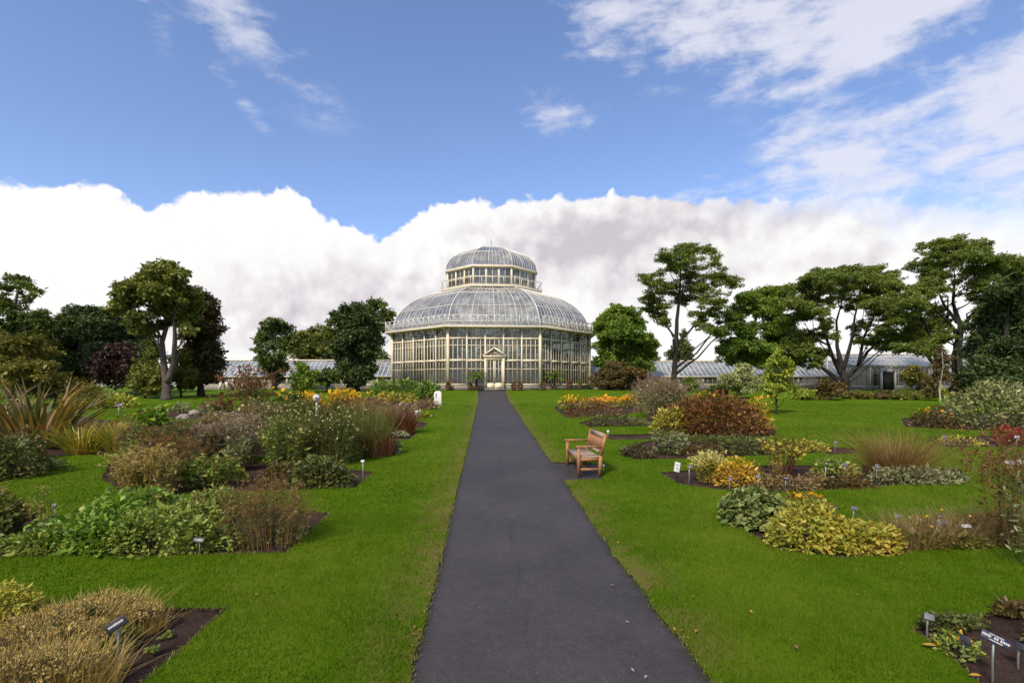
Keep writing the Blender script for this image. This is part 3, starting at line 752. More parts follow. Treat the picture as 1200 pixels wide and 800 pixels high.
# ------------------------------------------------------------------ trees
BARK_GREY = mat_solid('grey_bark', (.115, .09, .072), (.05, .04, .033), 3.0, .9, .6, 14)
BARK_DARK = mat_solid('dark_bark', (.032, .026, .022), (.014, .012, .010), 3.0, .9, .6, 14)
BARK_PALE = mat_solid('pale_bark', (.42, .38, .32), (.28, .25, .20), 4.0, .9, .4, 14)
TG = (2.35, 2.2, 1.6)
LF = {
 'olive':   mat_leaf('leaf_olive', [(.030, .042, .010), (.068, .085, .018), (.120, .120, .026)], gain=TG, patch=.22),
 'canopy':  mat_leaf('leaf_canopy_green', [(.026, .044, .009), (.058, .086, .014), (.105, .122, .024)], gain=TG, patch=.22),
 'mid':     mat_leaf('leaf_mid_green', [(.022, .050, .008), (.060, .105, .014), (.125, .160, .022)], gain=TG, patch=.22),
 'fresh':   mat_leaf('leaf_fresh_green', [(.05, .09, .012), (.13, .17, .025), (.24, .25, .04)], gain=TG, patch=.3),
 'deep':    mat_leaf('leaf_deep_green', [(.016, .030, .009), (.040, .062, .014), (.085, .100, .022)], gain=TG, patch=.25),
 'dark':    mat_leaf('leaf_dark_evergreen', [(.009, .017, .006), (.022, .038, .012), (.048, .066, .020)], gain=TG, patch=.3, trans=.15),
 'purple':  mat_leaf('leaf_purple', [(.012, .008, .010), (.030, .014, .020), (.052, .028, .034)], gain=TG, patch=.4),
 'russet':  mat_leaf('leaf_russet', [(.016, .018, .008), (.032, .027, .012), (.050, .036, .018)], gain=TG, patch=.3),
 'gold':    mat_leaf('leaf_golden_green', [(.034, .040, .008), (.075, .074, .015), (.125, .105, .024)], gain=TG, patch=.35),
 'brown':   mat_leaf('leaf_brown_green', [(.024, .020, .009), (.055, .041, .016), (.095, .064, .025)], gain=TG, patch=.4),
 'grey':    mat_leaf('leaf_grey_green', [(.07, .09, .045), (.14, .165, .085), (.27, .28, .17)], gain=TG, patch=1.0),
}
def crown_leaves(mb, rng, clumps, leaf, n_each, flat, up=.5):
    Cs = []
    for c, s in clumps:
        k = max(4, int(rng.poisson(n_each * s[3])))
        q = rng.normal(size=(k, 3)); r = np.linalg.norm(q, axis=1, keepdims=True)
        q = q / r * (rng.uniform(0, 1, (k, 1)) ** .45)
        Cs.append(np.column_stack([q * np.array(s[:3]) + np.array(c), np.full(k, c[2])]))
    P = np.concatenate(Cs); n = len(P)
    D = rnd_dir(rng, n); D[:, 2] = D[:, 2] * .7 - .12; D = norm(D)
    Nn = norm(rnd_dir(rng, n) + np.array([0, -.25, up]))
    cards(mb, P[:, :3], D, Nn, leaf[0] * rng.uniform(.6, 1.35, n), leaf[1] * rng.uniform(.6, 1.3, n), .5)

def tree(name, label, Z, trunks, blobs, mat, bark, leaf=(.30, .20), cover=2.2, seed=1, flat=.75, deep=.55, clump=.34, cat='tree', group=None, twigs=True, up=.5, limb_k=.42, base_drop=.1, sub_k=1.0, fill=5):
    """trunks: [(px, py, radius m)...] from the ground up; blobs: (px, py, half width px, half height px) of each leaf mass, seen at distance Z"""
    rng = np.random.default_rng(seed); gzv = G(Z); k1 = Z / 600
    x0 = (trunks[0][0][0] - 600) * k1
    R = thing(name, label, cat, (x0, Z, gzv), 0, group); org = np.array([x0, Z, gzv])
    tm = MB(); cm = MB(); paths = []
    for t in trunks:
        P = []
        for i, (px, py, r) in enumerate(t):
            w = np.array([(px - 600) * k1, Z + (rng.normal() * .12 * i), EYE + (452 - py) * k1]) - org
            if i == 0 and py >= 450: w[2] = -base_drop
            P.append((w, r))
        pts = []; rad = []
        for i in range(len(P) - 1):
            for s in range(4):
                u = s / 4; pts.append(P[i][0] * (1 - u) + P[i + 1][0] * u + rng.normal(size=3) * .02 * P[i][1] * (1 if i + s else 0)); rad.append(P[i][1] * (1 - u) + P[i + 1][1] * u)
        pts.append(P[-1][0]); rad.append(P[-1][1])
        if trunks[0][0][1] >= 450 and t is trunks[0]: rad[0] *= 1.45; rad[1] *= 1.1
        tm.tube(pts, rad, 9); paths.append((np.array(pts), np.array(rad)))
    xs = [b[0] for b in blobs]; half = max(max(b[0] + b[2] for b in blobs) - min(b[0] - b[2] for b in blobs), 10) / 2 * k1
    clumps = []; made = []
    for b in blobs:
        px, py, rx, ry = b[:4]; dz = rng.uniform(-1, 1) * half * deep * (b[4] if len(b) > 4 else 1)
        kb = (Z + dz) / 600; c = np.array([(px - 600) * kb, Z + dz, EYE + (452 - py) * kb]) - org
        ax = np.array([rx * kb, rx * kb * .8, ry * kb])
        best = None
        for P, r in paths:                                     # the limb leaves the trunk well below its leaf mass
            h = np.linalg.norm(P[:, :2] - c[:2], axis=1); want = c[2] - limb_k * h - .6 * ax[2]
            cost = np.abs(P[:, 2] - want) + h * .8 + (P[:, 2] > c[2]) * 3 + (P[:, 2] < .12 * c[2]) * 4; i = int(np.argmin(cost))
            if best is None or cost[i] < best[0]: best = (cost[i], P[i], r[i])
        made.append((px, py, rx, ry, c, ax)); s0, r0 = best[1], best[2]; d = c - s0; L = np.linalg.norm(d)
        lr = max(min(r0 * .5, .035 + .015 * L), .025); m1 = s0 + d * .4 + np.array([0, 0, -.06 * L]) + rng.normal(size=3) * L * .05
        m2 = s0 + d * .75 + np.array([0, 0, .0]) + rng.normal(size=3) * L * .05
        lp = [s0, s0 * .45 + m1 * .55 + rng.normal(size=3) * L * .02, m1, m2, c]
        tm.tube(lp, [lr, lr * .8, lr * .62, lr * .42, lr * .18], 6)
        ns = max(7, int((4.2 * (rx * ry * kb * kb) ** .62 + 5) * sub_k))
        for j in range(ns):
            q = rng.normal(size=3); q /= np.linalg.norm(q)
            if q[2] < -.45 and rng.uniform() < .6: q[2] *= -1
            sc = c + q * ax * rng.uniform(.2, .98)
            sr = 1.12 * clump * (ax[0] * ax[2]) ** .5 * rng.uniform(.65, 1.3)
            clumps.append((sc, (sr * 1.15, sr * 1.15, sr * flat, sr ** 2)))
            if twigs: 
                st = m2 if j % 2 else c
                tm.tube([st, (st + sc) / 2 + rng.normal(size=3) * .1 * sr, sc], [lr * .2 + .006, lr * .12 + .005, .006], 3, False)
    for i, (px, py, rx, ry, c, ax) in enumerate(made):          # leaf sprays that join neighbouring masses
        near = sorted((math.hypot(px - q[0], (py - q[1]) * 1.5), j) for j, q in enumerate(made) if j != i)[:3]
        for dd, j in near:
            if dd > (rx + made[j][2]) * 1.25 + 4: continue
            for q in range(fill):
                t = rng.uniform(.15, .85); sc = c * (1 - t) + made[j][4] * t + rng.normal(size=3) * (ax * (1 - t) + made[j][5] * t) * .42
                sr = clump * (ax[0] * ax[2]) ** .5 * rng.uniform(.55, 1.1); clumps.append((sc, (sr * 1.2, sr * 1.2, sr * flat, sr ** 2)))
    la = leaf[0] * leaf[1] * .5
    crown_leaves(cm, rng, clumps, leaf, cover * 3.6 / la * flat ** .5, flat, up)
    tm.build('trunk', bark, R, smooth=True); cm.build('crown', mat, R)
    return R

# --- far side, left to right
tree('pine_tree', 'tall pine with flat separate cloud-like pads of dark needles at the picture edge', 40,
     [[(12, 462, .28), (10, 420, .24), (14, 385, .18), (22, 350, .10), (26, 335, .06)], [(11, 400, .14), (-8, 370, .10), (-15, 345, .05)]],
     [(22, 325, 14, 4), (8, 337, 16, 5), (25, 333, 8, 4), (41, 341, 10, 4), (32, 353, 9, 5), (-12, 330, 14, 6), (5, 360, 18, 9), (22, 372, 22, 9), (-8, 350, 14, 6), (48, 372, 10, 8), (52, 366, 6, 5), (0, 385, 22, 10), (45, 385, 16, 9), (-20, 365, 14, 8)],
     LF['deep'], BARK_GREY, leaf=(.26, .10), cover=2.8, seed=3, flat=.55, deep=.4, clump=.46, fill=3)
tree('yew_tree', 'broad dark green evergreen mass standing behind the purple bush', 46,
     [[(96, 460, .4), (96, 420, .3), (97, 385, .15)]],
     [(96, 378, 26, 18), (80, 395, 16, 26), (115, 392, 22, 24), (92, 420, 30, 26), (125, 425, 20, 24), (72, 430, 12, 22), (105, 365, 14, 7), (128, 375, 12, 12), (140, 395, 14, 22), (150, 420, 14, 25), (95, 445, 30, 14)],
     LF['dark'], BARK_DARK, leaf=(.24, .10), cover=4.2, seed=5, clump=.42, twigs=False, deep=.4)
tree('purple_bush', 'large dark purple-leaved bush between the evergreen and the twin-stemmed tree', 43,
     [[(134, 462, .12), (134, 445, .09), (136, 425, .05)]],
     [(135, 412, 17, 12), (122, 425, 14, 14), (150, 425, 14, 14), (136, 438, 24, 12), (115, 438, 10, 10), (158, 440, 10, 12)],
     LF['purple'], BARK_DARK, leaf=(.20, .13), cover=3.6, seed=6, clump=.4, cat='bush')
tree('dark_conifer', 'dark green leaning tree tucked behind the purple bush beside the twin-stemmed tree', 48,
     [[(170, 460, .16), (168, 420, .1), (165, 395, .05)]],
     [(160, 395, 15, 18), (172, 412, 14, 18), (152, 405, 12, 16), (176, 395, 10, 14)],
     LF['deep'], BARK_DARK, leaf=(.24, .12), cover=3.4, seed=7, clump=.4, twigs=False)
tree('conical_shrub', 'olive green cone-shaped shrub at the foot of the twin-stemmed tree', 40.5,
     [[(170, 464, .08), (172, 440, .06), (176, 415, .03)]],
     [(176, 418, 9, 13), (168, 435, 14, 14), (180, 438, 14, 14), (160, 450, 14, 10), (185, 452, 16, 9), (172, 453, 18, 9)],
     LF['olive'], BARK_DARK, leaf=(.18, .11), cover=3.6, seed=8, clump=.4, cat='shrub')
tree('conical_shrub', 'olive green rounded shrub behind the pale double trunk', 42,
     [[(212, 462, .08), (212, 440, .06), (214, 420, .03)]],
     [(212, 425, 11, 13), (222, 440, 12, 14), (208, 446, 12, 12), (230, 450, 10, 8)],
     LF['olive'], BARK_DARK, leaf=(.18, .11), cover=3.4, seed=9, clump=.4, cat='shrub')
tree('reddish_tree', 'reddish brown leaved tree with ragged dark lower branches behind the twin-stemmed tree', 43,
     [[(236, 462, .26), (234, 430, .2), (232, 395, .14), (232, 365, .08)]],
     [(232, 350, 17, 14), (243, 366, 14, 17), (226, 372, 14, 16), (250, 385, 8, 14), (238, 392, 15, 16), (228, 412, 16, 14), (248, 412, 14, 10), (255, 425, 11, 8), (236, 432, 16, 12), (225, 440, 10, 10), (246, 444, 12, 8), (222, 390, 10, 14)],
     LF['russet'], BARK_DARK, leaf=(.22, .14), cover=3.2, seed=10, clump=.46, fill=7)
tree('twin_stemmed_tree', 'tall tree with pale double trunk and rounded olive green crown', 38.5,
     [[(195, 469, .34), (194, 450, .29), (190, 425, .22), (187, 400, .18), (189, 375, .13), (192, 350, .08)], [(196, 448, .22), (203, 425, .19), (209, 395, .15), (211, 375, .09), (208, 358, .05)], [(188, 395, .10), (180, 380, .07), (172, 372, .04)]],
     [(187, 318, 22, 12), (170, 330, 14, 12), (203, 328, 14, 15), (145, 338, 12, 11), (140, 347, 9, 6), (155, 352, 13, 12), (136, 362, 7, 7), (188, 345, 22, 9), (210, 350, 11, 12), (160, 372, 14, 9), (182, 363, 17, 8), (200, 365, 16, 10), (216, 372, 12, 9), (172, 384, 12, 6), (220, 388, 8, 7), (150, 368, 8, 7), (193, 381, 10, 5), (224, 342, 11, 9), (216, 322, 9, 8), (228, 360, 10, 10), (160, 388, 9, 5)],
     LF['olive'], BARK_GREY, leaf=(.21, .14), cover=3.0, seed=12, clump=.46, deep=.7, fill=8)
tree('background_tree', 'full olive green tree filling the gap beneath the pine at the picture edge', 45,
     [[(30, 462, .2), (32, 430, .16), (34, 400, .08)]],
     [(30, 385, 20, 9), (55, 384, 14, 10), (8, 392, 20, 10), (66, 398, 12, 12), (40, 402, 24, 12), (-15, 400, 20, 14), (15, 415, 26, 14), (58, 418, 18, 14), (-10, 425, 24, 14), (38, 432, 26, 14), (64, 440, 14, 12)],
     LF['olive'], BARK_DARK, leaf=(.22, .13), cover=2.8, seed=41, clump=.42)
tree('golden_shrub', 'tall golden green shrub behind the strap-leaved flax', 31,
     [[(25, 475, .09), (28, 450, .07), (30, 415, .03)]],
     [(20, 405, 20, 10), (45, 412, 18, 12), (5, 420, 16, 16), (30, 430, 24, 14), (55, 432, 14, 12), (15, 445, 26, 14), (50, 450, 22, 13), (-15, 412, 16, 22), (-20, 445, 20, 18), (-5, 392, 14, 9), (40, 398, 12, 6)],
     LF['gold'], BARK_DARK, leaf=(.17, .09), cover=2.9, seed=13, clump=.36, cat='shrub', flat=.6)
tree('golden_shrub', 'brown-tinged wispy shrub between the flax and the purple bush', 33,
     [[(62, 472, .06), (64, 455, .05), (66, 440, .03)]],
     [(62, 444, 16, 9), (48, 456, 16, 9), (75, 456, 14, 9), (60, 464, 22, 7)],
     LF['brown'], BARK_DARK, leaf=(.16, .07), cover=2.6, seed=14, clump=.36, cat='shrub', flat=.6)

# --- between the big tree and the palm house
tree('open_crowned_tree', 'dark open-crowned tree showing sky between its leaf clusters before the wing', 58,
     [[(322, 460, .30), (321, 435, .26), (322, 410, .2), (323, 390, .12)]],
     [(312, 388, 11, 9), (328, 380, 12, 8), (338, 392, 10, 10), (304, 398, 8, 7), (318, 402, 13, 8), (336, 408, 12, 7), (303, 412, 8, 5), (345, 400, 8, 8), (322, 420, 16, 7), (310, 428, 9, 7), (332, 430, 11, 7), (320, 376, 8, 4), (326, 442, 10, 8)],
     LF['deep'], BARK_DARK, leaf=(.30, .18), cover=2.4, seed=15, clump=.42, fill=6)
tree('background_tree', 'yellowish green rounded tree behind the wing roof beside the open-crowned tree', 74,
     [[(368, 456, .3), (368, 430, .25), (370, 410, .15)]],
     [(352, 395, 12, 8), (370, 390, 14, 9), (385, 392, 12, 12), (360, 405, 16, 10), (380, 408, 18, 12), (350, 415, 12, 8), (395, 420, 12, 8), (366, 418, 18, 7)],
     LF['olive'], BARK_DARK, leaf=(.34, .22), cover=3.0, seed=16, clump=.38)
tree('background_tree', 'dark green taller tree peeping out above and behind the dark evergreen', 72,
     [[(440, 456, .3), (440, 420, .25), (440, 380, .15)]],
     [(440, 356, 14, 8), (455, 366, 11, 8), (432, 368, 12, 10), (460, 378, 6, 5), (446, 385, 14, 12), (440, 405, 14, 14), (450, 425, 10, 12)],
     LF['deep'], BARK_DARK, leaf=(.32, .2), cover=2.4, seed=17, clump=.36)
tree('dark_evergreen', 'dense very dark green evergreen tree beside the palm house, nearly touching the wing roof', 53,
     [[(418, 462, .3), (418, 440, .26), (417, 400, .2), (416, 375, .1)]],
     [(416, 368, 18, 12), (400, 380, 14, 14), (430, 385, 15, 16), (410, 395, 22, 18), (432, 408, 14, 18), (398, 410, 12, 16), (416, 425, 20, 18), (428, 436, 16, 14), (404, 436, 14, 12), (416, 448, 12, 8), (392, 368, 6, 5), (420, 358, 8, 4)],
     LF['dark'], BARK_DARK, leaf=(.26, .15), cover=3.6, seed=18, clump=.4, twigs=False)
tree('rounded_shrub', 'bushy green shrub in front of the wing, wider below', 50,
     [[(355, 462, .08), (355, 450, .06), (355, 435, .03)]],
     [(355, 432, 11, 9), (348, 445, 12, 9), (363, 446, 12, 9), (355, 453, 16, 7)],
     LF['mid'], BARK_DARK, leaf=(.2, .13), cover=3.2, seed=19, clump=.4, cat='shrub')
tree('rounded_shrub', 'low dark umbrella-shaped shrub next to the dark evergreen', 51,
     [[(383, 461, .08), (383, 450, .07), (383, 440, .03)]],
     [(383, 437, 13, 6), (374, 441, 8, 5), (392, 442, 8, 6), (383, 445, 14, 5)],
     LF['deep'], BARK_DARK, leaf=(.2, .13), cover=3.0, seed=20, clump=.4, cat='shrub')

# --- right of the palm house
tree('round_crowned_tree', 'dense round-crowned mid green tree close against the palm house', 61,
     [[(735, 458, .4), (734, 430, .32), (733, 395, .2)]],
     [(718, 372, 14, 13), (733, 368, 13, 10), (747, 378, 12, 10), (708, 385, 13, 14), (728, 388, 18, 14), (752, 396, 14, 13), (762, 405, 10, 10), (712, 408, 16, 14), (738, 410, 20, 14), (760, 418, 12, 9), (706, 425, 10, 12), (730, 428, 22, 11), (755, 428, 14, 8), (722, 360, 8, 5)],
     LF['mid'], BARK_DARK, leaf=(.24, .16), cover=3.3, seed=21, clump=.42, fill=7, twigs=False)
tree('low_bush', 'wide brown-green bush crouching under the round-crowned tree', 56,
     [[(728, 460, .1), (726, 448, .08), (724, 435, .04)]],
     [(722, 430, 14, 9), (706, 442, 12, 9), (735, 438, 16, 10), (755, 442, 14, 9), (720, 450, 22, 8), (748, 452, 20, 7), (702, 451, 9, 6)],
     LF['brown'], BARK_DARK, leaf=(.2, .12), cover=3.4, seed=22, clump=.4, cat='bush')
tree('background_tree', 'small dark round tree behind the wing, framed by the tall open tree', 78,
     [[(798, 456, .25), (798, 440, .2), (798, 415, .1)]],
     [(798, 405, 10, 8), (790, 415, 10, 8), (806, 415, 9, 8), (798, 422, 14, 6), (802, 392, 4, 6)],
     LF['deep'], BARK_DARK, leaf=(.34, .22), cover=3.0, seed=23, clump=.4)
tree('tall_open_tree', 'tall open tree with dark straight trunk and layered flat tiers of foliage', 50,
     [[(790, 462, .34), (790, 440, .27), (791, 410, .22), (793, 375, .17), (796, 345, .12), (797, 315, .06)], [(791, 405, .12), (806, 390, .10), (820, 374, .07), (832, 362, .04)], [(791, 395, .10), (780, 380, .07), (768, 366, .04)]],
     [(800, 291, 20, 5), (832, 293, 14, 5), (780, 301, 14, 6), (806, 304, 18, 5), (838, 309, 10, 4), (790, 315, 22, 6), (757, 325, 14, 4), (766, 332, 16, 5), (812, 324, 24, 5), (845, 325, 18, 5), (785, 336, 18, 6), (822, 338, 22, 5), (862, 332, 14, 5), (762, 350, 14, 6), (760, 364, 12, 5), (800, 352, 20, 5), (838, 354, 20, 6), (775, 360, 14, 5), (826, 368, 16, 5), (857, 372, 14, 6), (782, 378, 10, 4), (815, 378, 9, 5), (838, 388, 14, 6), (775, 376, 8, 4), (848, 392, 12, 5)],
     LF['canopy'], BARK_DARK, leaf=(.16, .09), cover=2.1, seed=24, flat=.5, deep=.55, clump=.50, fill=7, limb_k=.7)
tree('leaning_tree', 'yellow green tree with drooping leaf sprays between the tall open tree and the widest tree', 54,
     [[(868, 460, .3), (872, 430, .25), (880, 395, .18), (884, 365, .1)]],
     [(872, 348, 14, 7), (893, 345, 16, 8), (915, 342, 14, 9), (880, 362, 18, 9), (905, 362, 18, 10), (860, 372, 12, 8), (870, 385, 16, 9), (895, 384, 18, 10), (918, 382, 14, 12), (858, 402, 15, 9), (880, 405, 20, 11), (905, 408, 18, 11), (865, 420, 18, 9), (890, 425, 18, 8), (850, 412, 10, 8), (925, 400, 12, 12), (915, 428, 14, 8)],
     LF['mid'], BARK_DARK, leaf=(.19, .12), cover=2.9, seed=25, flat=.65, clump=.48, fill=8)
tree('wide_spreading_tree', 'widest tree, umbrella-shaped with many dark limbs rising from one stout trunk', 52,
     [[(988, 460, .56), (989, 447, .44), (988, 430, .28), (985, 405, .17), (985, 375, .10), (986, 350, .05)], [(987, 440, .26), (975, 420, .18), (967, 390, .11), (962, 365, .06)], [(990, 445, .27), (1005, 430, .20), (1018, 412, .14), (1032, 402, .09), (1044, 396, .05)], [(988, 435, .22), (997, 400, .15), (1003, 370, .09), (1008, 350, .05)], [(984, 448, .26), (970, 436, .2), (955, 425, .12), (942, 415, .06)], [(1006, 428, .18), (1014, 395, .12), (1022, 370, .07)]],
     [(988, 316, 24, 5), (1010, 318, 24, 6), (965, 321, 22, 6), (1036, 324, 20, 7), (945, 328, 18, 6), (985, 326, 26, 6), (1015, 330, 24, 6), (935, 340, 16, 7), (960, 338, 20, 6), (1045, 338, 18, 8), (990, 340, 18, 5), (1022, 344, 18, 6), (930, 356, 16, 9), (952, 352, 14, 5), (1048, 354, 16, 8), (1032, 366, 14, 5), (938, 374, 14, 8), (962, 366, 12, 5), (995, 362, 9, 4), (1050, 374, 16, 9), (930, 395, 14, 10), (955, 392, 10, 6), (1030, 388, 12, 5), (945, 412, 14, 8), (965, 415, 10, 6), (930, 420, 14, 9), (1046, 394, 12, 7), (1005, 400, 8, 5), (978, 396, 8, 5), (1012, 378, 7, 4), (975, 352, 14, 5), (1008, 352, 14, 5), (945, 364, 14, 6), (1022, 356, 12, 5), (970, 380, 10, 5), (1040, 410, 12, 6), (1000, 385, 8, 4), (950, 402, 12, 6), (925, 408, 12, 9), (955, 428, 14, 5), (1020, 402, 9, 4)],
     LF['canopy'], BARK_DARK, leaf=(.15, .09), cover=2.4, seed=26, flat=.55, clump=.47, deep=.6, limb_k=.9, fill=9)
tree('stout_trunked_tree', 'tall tree with stout brown trunk and horizontal tiers beside the darkest conifer', 50,
     [[(1124, 461, .58), (1124, 440, .50), (1123, 415, .38), (1122, 385, .26), (1121, 355, .16), (1118, 325, .08)], [(1123, 392, .2), (1136, 372, .14), (1148, 356, .08)], [(1122, 378, .18), (1108, 356, .11), (1098, 340, .06)], [(1124, 412, .18), (1142, 402, .13), (1160, 396, .07)]],
     [(1095, 286, 18, 4), (1120, 284, 24, 5), (1148, 288, 14, 5), (1110, 296, 26, 6), (1140, 299, 22, 6), (1085, 310, 18, 6), (1110, 310, 22, 6), (1165, 304, 22, 6), (1190, 306, 20, 6), (1090, 324, 22, 8), (1150, 318, 24, 6), (1186, 320, 22, 7), (1078, 340, 16, 8), (1100, 340, 14, 5), (1150, 334, 22, 6), (1180, 338, 20, 7), (1070, 358, 18, 9), (1095, 362, 16, 7), (1160, 352, 14, 6), (1060, 376, 18, 9), (1085, 380, 20, 8), (1108, 376, 10, 5), (1068, 394, 20, 9), (1095, 398, 22, 8), (1058, 408, 16, 6), (1112, 394, 10, 6), (1085, 412, 18, 5), (1205, 325, 18, 10), (1150, 372, 10, 5), (1165, 365, 12, 8), (1135, 345, 10, 4)],
     LF['canopy'], BARK_DARK, leaf=(.15, .09), cover=2.4, seed=27, flat=.55, clump=.48, deep=.6, limb_k=.7, fill=9)
tree('dark_conifer', 'darkest dense conifer towering at the picture edge next to the stout-trunked tree', 40,
     [[(1178, 466, .4), (1178, 440, .34), (1178, 400, .22), (1178, 350, .08)]],
     [(1184, 340, 20, 12), (1172, 360, 20, 14), (1200, 355, 20, 16), (1165, 385, 24, 18), (1195, 385, 26, 20), (1155, 412, 22, 18), (1185, 415, 30, 22), (1150, 438, 20, 16), (1180, 445, 34, 18), (1215, 420, 24, 34), (1145, 452, 16, 9), (1190, 328, 10, 8)],
     LF['dark'], BARK_DARK, leaf=(.24, .11), cover=4.2, seed=28, clump=.42, twigs=False)
tree('young_sapling', 'young slender sapling with fresh yellow green leaves on the lawn', 26.5,
     [[(910, 486, .05), (910, 470, .045), (911, 445, .035), (914, 415, .015)]],
     [(915, 414, 6, 7), (908, 426, 9, 8), (921, 424, 8, 7), (903, 440, 10, 8), (918, 440, 12, 8), (927, 436, 6, 6), (910, 452, 16, 8), (926, 454, 8, 7), (898, 455, 8, 6), (912, 463, 12, 5)],
     LF['fresh'], BARK_DARK, leaf=(.13, .08), cover=2.2, seed=29, clump=.4, limb_k=.9)
tree('young_birch', 'slim young tree with whitish stem and thin bronze green crown', 36,
     [[(1102, 472, .06), (1102, 455, .05), (1102, 430, .03), (1103, 412, .015)]],
     [(1102, 412, 6, 8), (1098, 424, 8, 8), (1108, 424, 7, 9), (1102, 436, 10, 8), (1096, 444, 7, 5), (1109, 443, 7, 6)],
     LF['brown'], BARK_PALE, leaf=(.12, .07), cover=1.2, seed=30, clump=.42, limb_k=1.0)
tree('thin_young_tree', 'spindly young tree with yellow-green tips behind the shrub row', 40,
     [[(1069, 468, .05), (1069, 450, .04), (1070, 432, .015)]],
     [(1070, 432, 9, 6), (1062, 440, 9, 6), (1078, 441, 9, 7), (1070, 449, 12, 6)],
     LF['gold'], BARK_DARK, leaf=(.14, .09), cover=1.8, seed=31, clump=.4)
# shrubs in front of the far glasshouses
for i, (px, base, rx, ry, mt, lab, Z) in enumerate([
    (868, 464, 20, 22, 'grey', 'pale grey-green feathery shrub beneath the leaning yellow green tree', 40),
    (972, 468, 19, 15, 'brown', 'reddish brown rounded shrub at the foot of the widest tree', 39),
    (942, 470, 14, 9, 'fresh', 'small yellow-green shrub next to the reddish brown rounded shrub', 38.5),
    (1003, 468, 18, 6, 'gold', 'low golden shrub in the row before the column glasshouse', 39.5),
    (1034, 468, 14, 6, 'brown', 'low brownish shrub in the middle of the row before the column glasshouse', 39.4),
    (1062, 469, 22, 8, 'olive', 'low spreading olive shrub in the row before the column glasshouse', 39),
    (1087, 467, 11, 16, 'brown', 'orange-brown upright shrub beside the slim whitish-stemmed tree', 41),
    (1098, 467, 12, 10, 'fresh', 'bright yellow-green shrub behind the slim whitish-stemmed tree', 42),
    (1122, 467, 10, 12, 'brown', 'tawny shrub at the foot of the stout brown trunk', 42),
    (845, 461, 16, 7, 'deep', 'low dark green shrub in front of the pale-roofed wing', 46),
    (808, 457, 10, 9, 'mid', 'small dark green bush beside the base of the tall open tree', 51),
    (700, 452, 5, 4, 'mid', None, 54),
    ]):
    if lab is None: continue
    bl = [(px, base - ry * 1.25, rx * .55, ry * .5), (px - rx * .5, base - ry * .8, rx * .5, ry * .55), (px + rx * .5, base - ry * .8, rx * .5, ry * .55), (px, base - ry * .5, rx * .95, ry * .5)]
    tree('rounded_shrub', lab, Z, [[(px, 470, .05), (px, base - ry * .5, .04), (px, base - ry, .02)]], bl, LF[mt], BARK_DARK, leaf=(.15, .09), cover=3.2, seed=60 + i, clump=.4, cat='shrub')

# a low far tree line that closes the view behind the glasshouses
def treeline():
    rng = np.random.default_rng(77); m = MB(); cl = []
    for x in np.arange(-150, 175, 2.6):
        h = 3.4 + 2.2 * noise.noise(Vector((x * .08, 2, 3))) + 1.3 * noise.noise(Vector((x * .4, 5, 3)))
        for zz in np.arange(.6, max(h, 1.5), 1.3):
            cl.append((np.array([x + rng.normal() * .8, 112 + rng.normal() * 2.5, G(100) + zz]), (1.9, 1.9, 1.3, 1.0)))
    crown_leaves(m, rng, cl, (.62, .4), 42, .7)
    tag(m.build('far_treeline', LF['deep']), kind='stuff', label='low distant line of trees behind the glasshouses', cat='treeline')
treeline()
